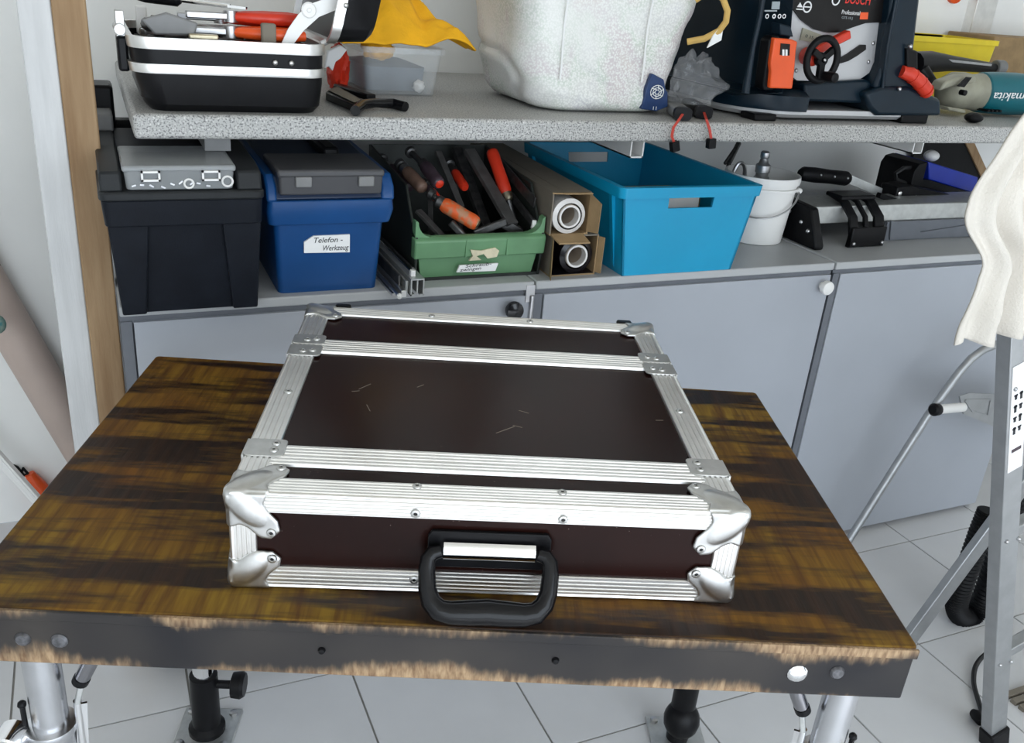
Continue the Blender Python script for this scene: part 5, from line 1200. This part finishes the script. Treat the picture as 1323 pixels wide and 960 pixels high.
MB().bar(topr, r_bot+up_*.62+WX+sd*.01, .02, .012).build('spreader', M['laddersteel'], ld)
# link between bracket and front rail
MB().bar(PY(1342, 540, YL-.02), r_bot+up_*.72+WX+sd*.03, .02, .006).build('spreader', M['laddersteel'], ld)
lw = .018
lc0 = r_bot+up_*.825-Vector((0, .0022, 0))
lbl = MB().obox(lc0, up_, fr_, (0,0,1), .105, .0155, .0006).build('sticker', M['paper'], ld)
rx = -fr_ if fr_.x < 0 else fr_
for i in range(4):
    for j in range(2):
        p_ = lc0+up_*(.045-.022*i)+rx*(-.007+.011*j)-Vector((0, .001, 0))
        MB().obox(p_, up_, rx, (0,0,1), .007 if (i+j) % 2 else .004, .0022, .0005).obox(p_+up_*.004, rx, up_, (0,0,1), .0035, .0015, .0005).build('pictogram', M['ink'], lbl)
MB().obox(lc0-up_*.062-Vector((0,.001,0)), up_, rx, (0,0,1), .003, .010, .0005).build('print_bar', M['purplewood'], lbl)

# cloth hanging over the ladder
YC = .115
edge_px = [(1470, -60), (1400, 40), (1323, 148), (1289, 196), (1260, 236), (1247, 265), (1246, 294), (1264, 334), (1258, 362), (1246, 392), (1235, 416), (1226, 443)]
right_px = [(1560, -70), (1530, 20), (1500, 130), (1490, 180), (1490, 220), (1490, 250), (1490, 280), (1490, 320), (1490, 350), (1490, 380), (1490, 405), (1490, 425)]
def along(pts, t):
    f = t*(len(pts)-1); i = min(int(f), len(pts)-2); k = f-i
    p0 = Vector(pts[max(i-1, 0)]); p1 = Vector(pts[i]); p2 = Vector(pts[i+1]); p3 = Vector(pts[min(i+2, len(pts)-1)])
    return .5*((2*p1)+(p2-p0)*k+(2*p0-5*p1+4*p2-p3)*k*k+(3*p1-p0-3*p2+p3)*k**3)
EL = [PY(x, y, YC) for x, y in edge_px]; ER = [PY(x, y, YC) for x, y in right_px]
G1, G2 = 64, 56; grid = []
for i in range(G1+1):
    u_ = i/G1; row = []
    for j in range(G2+1):
        v_ = j/G2; a = along(EL, v_); b = along(ER, v_); q = a.lerp(b, u_)
        fold = math.sin(u_*44+1.2+1.6*math.sin(v_*3.0)+.8*noise.noise(Vector((u_*3, v_*2, 4))))
        amp = .006+.013*v_
        y = YC-amp*fold*min(1, u_*9)-.010*math.sin(u_*9+2)*v_+.006*noise.noise(Vector((u_*14, v_*7, 2)))
        z = q.z+(.004*math.sin(u_*30) if j == G2 else 0)
        row.append((q.x, y, z))
    b0_ = row[0]
    row = [(b0_[0], b0_[1]+.075, b0_[2]-.10), (b0_[0], b0_[1]+.07, b0_[2]-.01), (b0_[0], b0_[1]+.045, b0_[2]+.012), (b0_[0], b0_[1]+.015, b0_[2]+.010)]+row
    grid.append(row)
single(sheet(grid), 'cloth', M['cloth'], 'cream cloth draped over the stepladder handrail', 'cloth', (EL[-1].x+.1, YC, EL[-1].z), ang=180, solid=.003)
ha = EL[0]+Vector((-.03, .036, -.006)); hb_ = ER[0]+Vector((.06, .036, -.006)); pr = r_top+WX
MB().tube([ha, hb_, Vector((hb_.x+.03, hb_.y-.01, hb_.z-.05)), pr+Vector((.02, .02, -.05))], .011, 10).build('handrail', M['laddersteel'], ld, ang=60)

# ================================================================ vacuum hose, cord, floor things on the right
P = [PY(x, y, .50) for x, y in ((1278, 660), (1266, 690), (1252, 730), (1240, 765), (1236, 785), (1243, 797), (1256, 795), (1268, 778), (1282, 738), (1298, 690), (1318, 630))]
def smooth_path(P, n=10):
    out = []
    for i in range(len(P)-1):
        p0 = P[max(i-1, 0)]; p1 = P[i]; p2 = P[i+1]; p3 = P[min(i+2, len(P)-1)]
        for k in range(n):
            t = k/n; out.append(.5*((2*p1)+(p2-p0)*t+(2*p0-5*p1+4*p2-p3)*t*t+(3*p1-p0-3*p2+p3)*t**3))
    return out+[P[-1]]
hp_ = smooth_path(P, 16)
hs = single(MB().tube(hp_, [.0265 if k % 2 else .0235 for k in range(len(hp_))], 16), 'vacuum_hose', M['rubber'], 'black corrugated vacuum hose looped behind the stepladder', 'hose', tuple(PZ(1243, 800, 0)), ang=30)
single(MB().tube(smooth_path([PZ(1300, 845, .012), PZ(1278, 843, .012), PZ(1262, 858, .010), PZ(1258, 880, .008), PZ(1264, 905, .008), PZ(1272, 925, .008), PZ(1290, 945, .006)], 8), .0055, 8), 'power_cord', M['cord'], 'black power cord lying on the tiles by the ladder foot', 'cord', tuple(PZ(1262, 880, 0)))
single(MB().tube([PZ(1256, 920, .012), PZ(1262, 924, .014), PZ(1268, 934, .014)], [.008, .013, .009], 10), 'cord_plug', M['rubber'], 'black plug at the end of the power cord', 'plug', tuple(PZ(1262, 928, 0)))
single(MB().sphere(PZ(1284, 775, .03), .032, .032, .03).tube(smooth_path([PZ(1290, 760, .058), PZ(1288, 748, .09), PZ(1296, 742, .10)], 6), .006, 8), 'hose_nozzle', M['rubber'], 'dark rounded nozzle beside the vacuum hose', 'nozzle', tuple(PZ(1284, 778, 0)))
tread_ = MB()
q = PZ(1318, 945, .004)
for i in range(10): tread_.box(q.x+.06, q.x+.19, q.y-.10+.02*i, q.y-.10+.02*i+.013, 0, .010)
single(tread_, 'ribbed_tread', M['cardgrey'], 'ribbed grey tread of the lowest ladder step, laid on the floor', 'mat', (q.x+.1, q.y, 0), smooth=False)  # ribs stand in for the ladder's lowest step, modelled at floor level

# ================================================================ leaning pole and tools in the left corner
a = PY(-40, 330, 1.54); b = PY(104, 575, 1.54); d_ = (b-a).normalized()
foot = b+d_*((.016-b.z)/d_.z); top_ = a-d_*.35
pol = thing('leaning_pole', 'beige round pole leaning in the corner behind the workbench', 'pole', (foot.x, foot.y, 0))
MB().cyl(foot, top_, .046, n=24).build('pole', M['beigepole'], pol)
c = PY(4, 420, 1.41); 
st_ = MB().sphere(c+Vector((-.012, .008, 0)), .018, .008, .022, 12, 8).build('sticker', mat('teal_sticker', (.02, .16, .17), .5, col2=(.25, .28, .22), scale=60), pol)
a = PY(0, 596, 1.47); b = PY(60, 661, 1.44); d_ = (b-a).normalized()
foot = b+d_*((.006-b.z)/d_.z); top_ = a-d_*.42
top_.y = 1.575
single(MB().bar(foot, top_, .014, .024).bar(foot+Vector((0, -.007, .0)), top_+Vector((0, -.007, 0)), .006, .010), 'white_rail', M['white'], 'white plastic rail leaning against the wall behind the bench', 'rail', (foot.x, foot.y, 0), bev=.002)
oh = thing('orange_tool', 'orange handled tool with black hook against the wall', 'hand tool', tuple(PY(50, 640, 1.57)))
MB().tube([PY(38, 612, 1.578), PY(50, 628, 1.575), PY(68, 651, 1.572)], [.012, .019, .019], 12).build('handle', M['orange'], oh)
MB().tube([PY(38, 613, 1.58), PY(30, 614, 1.585), PY(22, 604, 1.592), PY(17, 602, 1.598)], .0045, 8).tube([PY(36, 612, 1.58), PY(30, 605, 1.59), PY(27, 612, 1.598)], .0035, 8).build('hook', M['black'], oh)
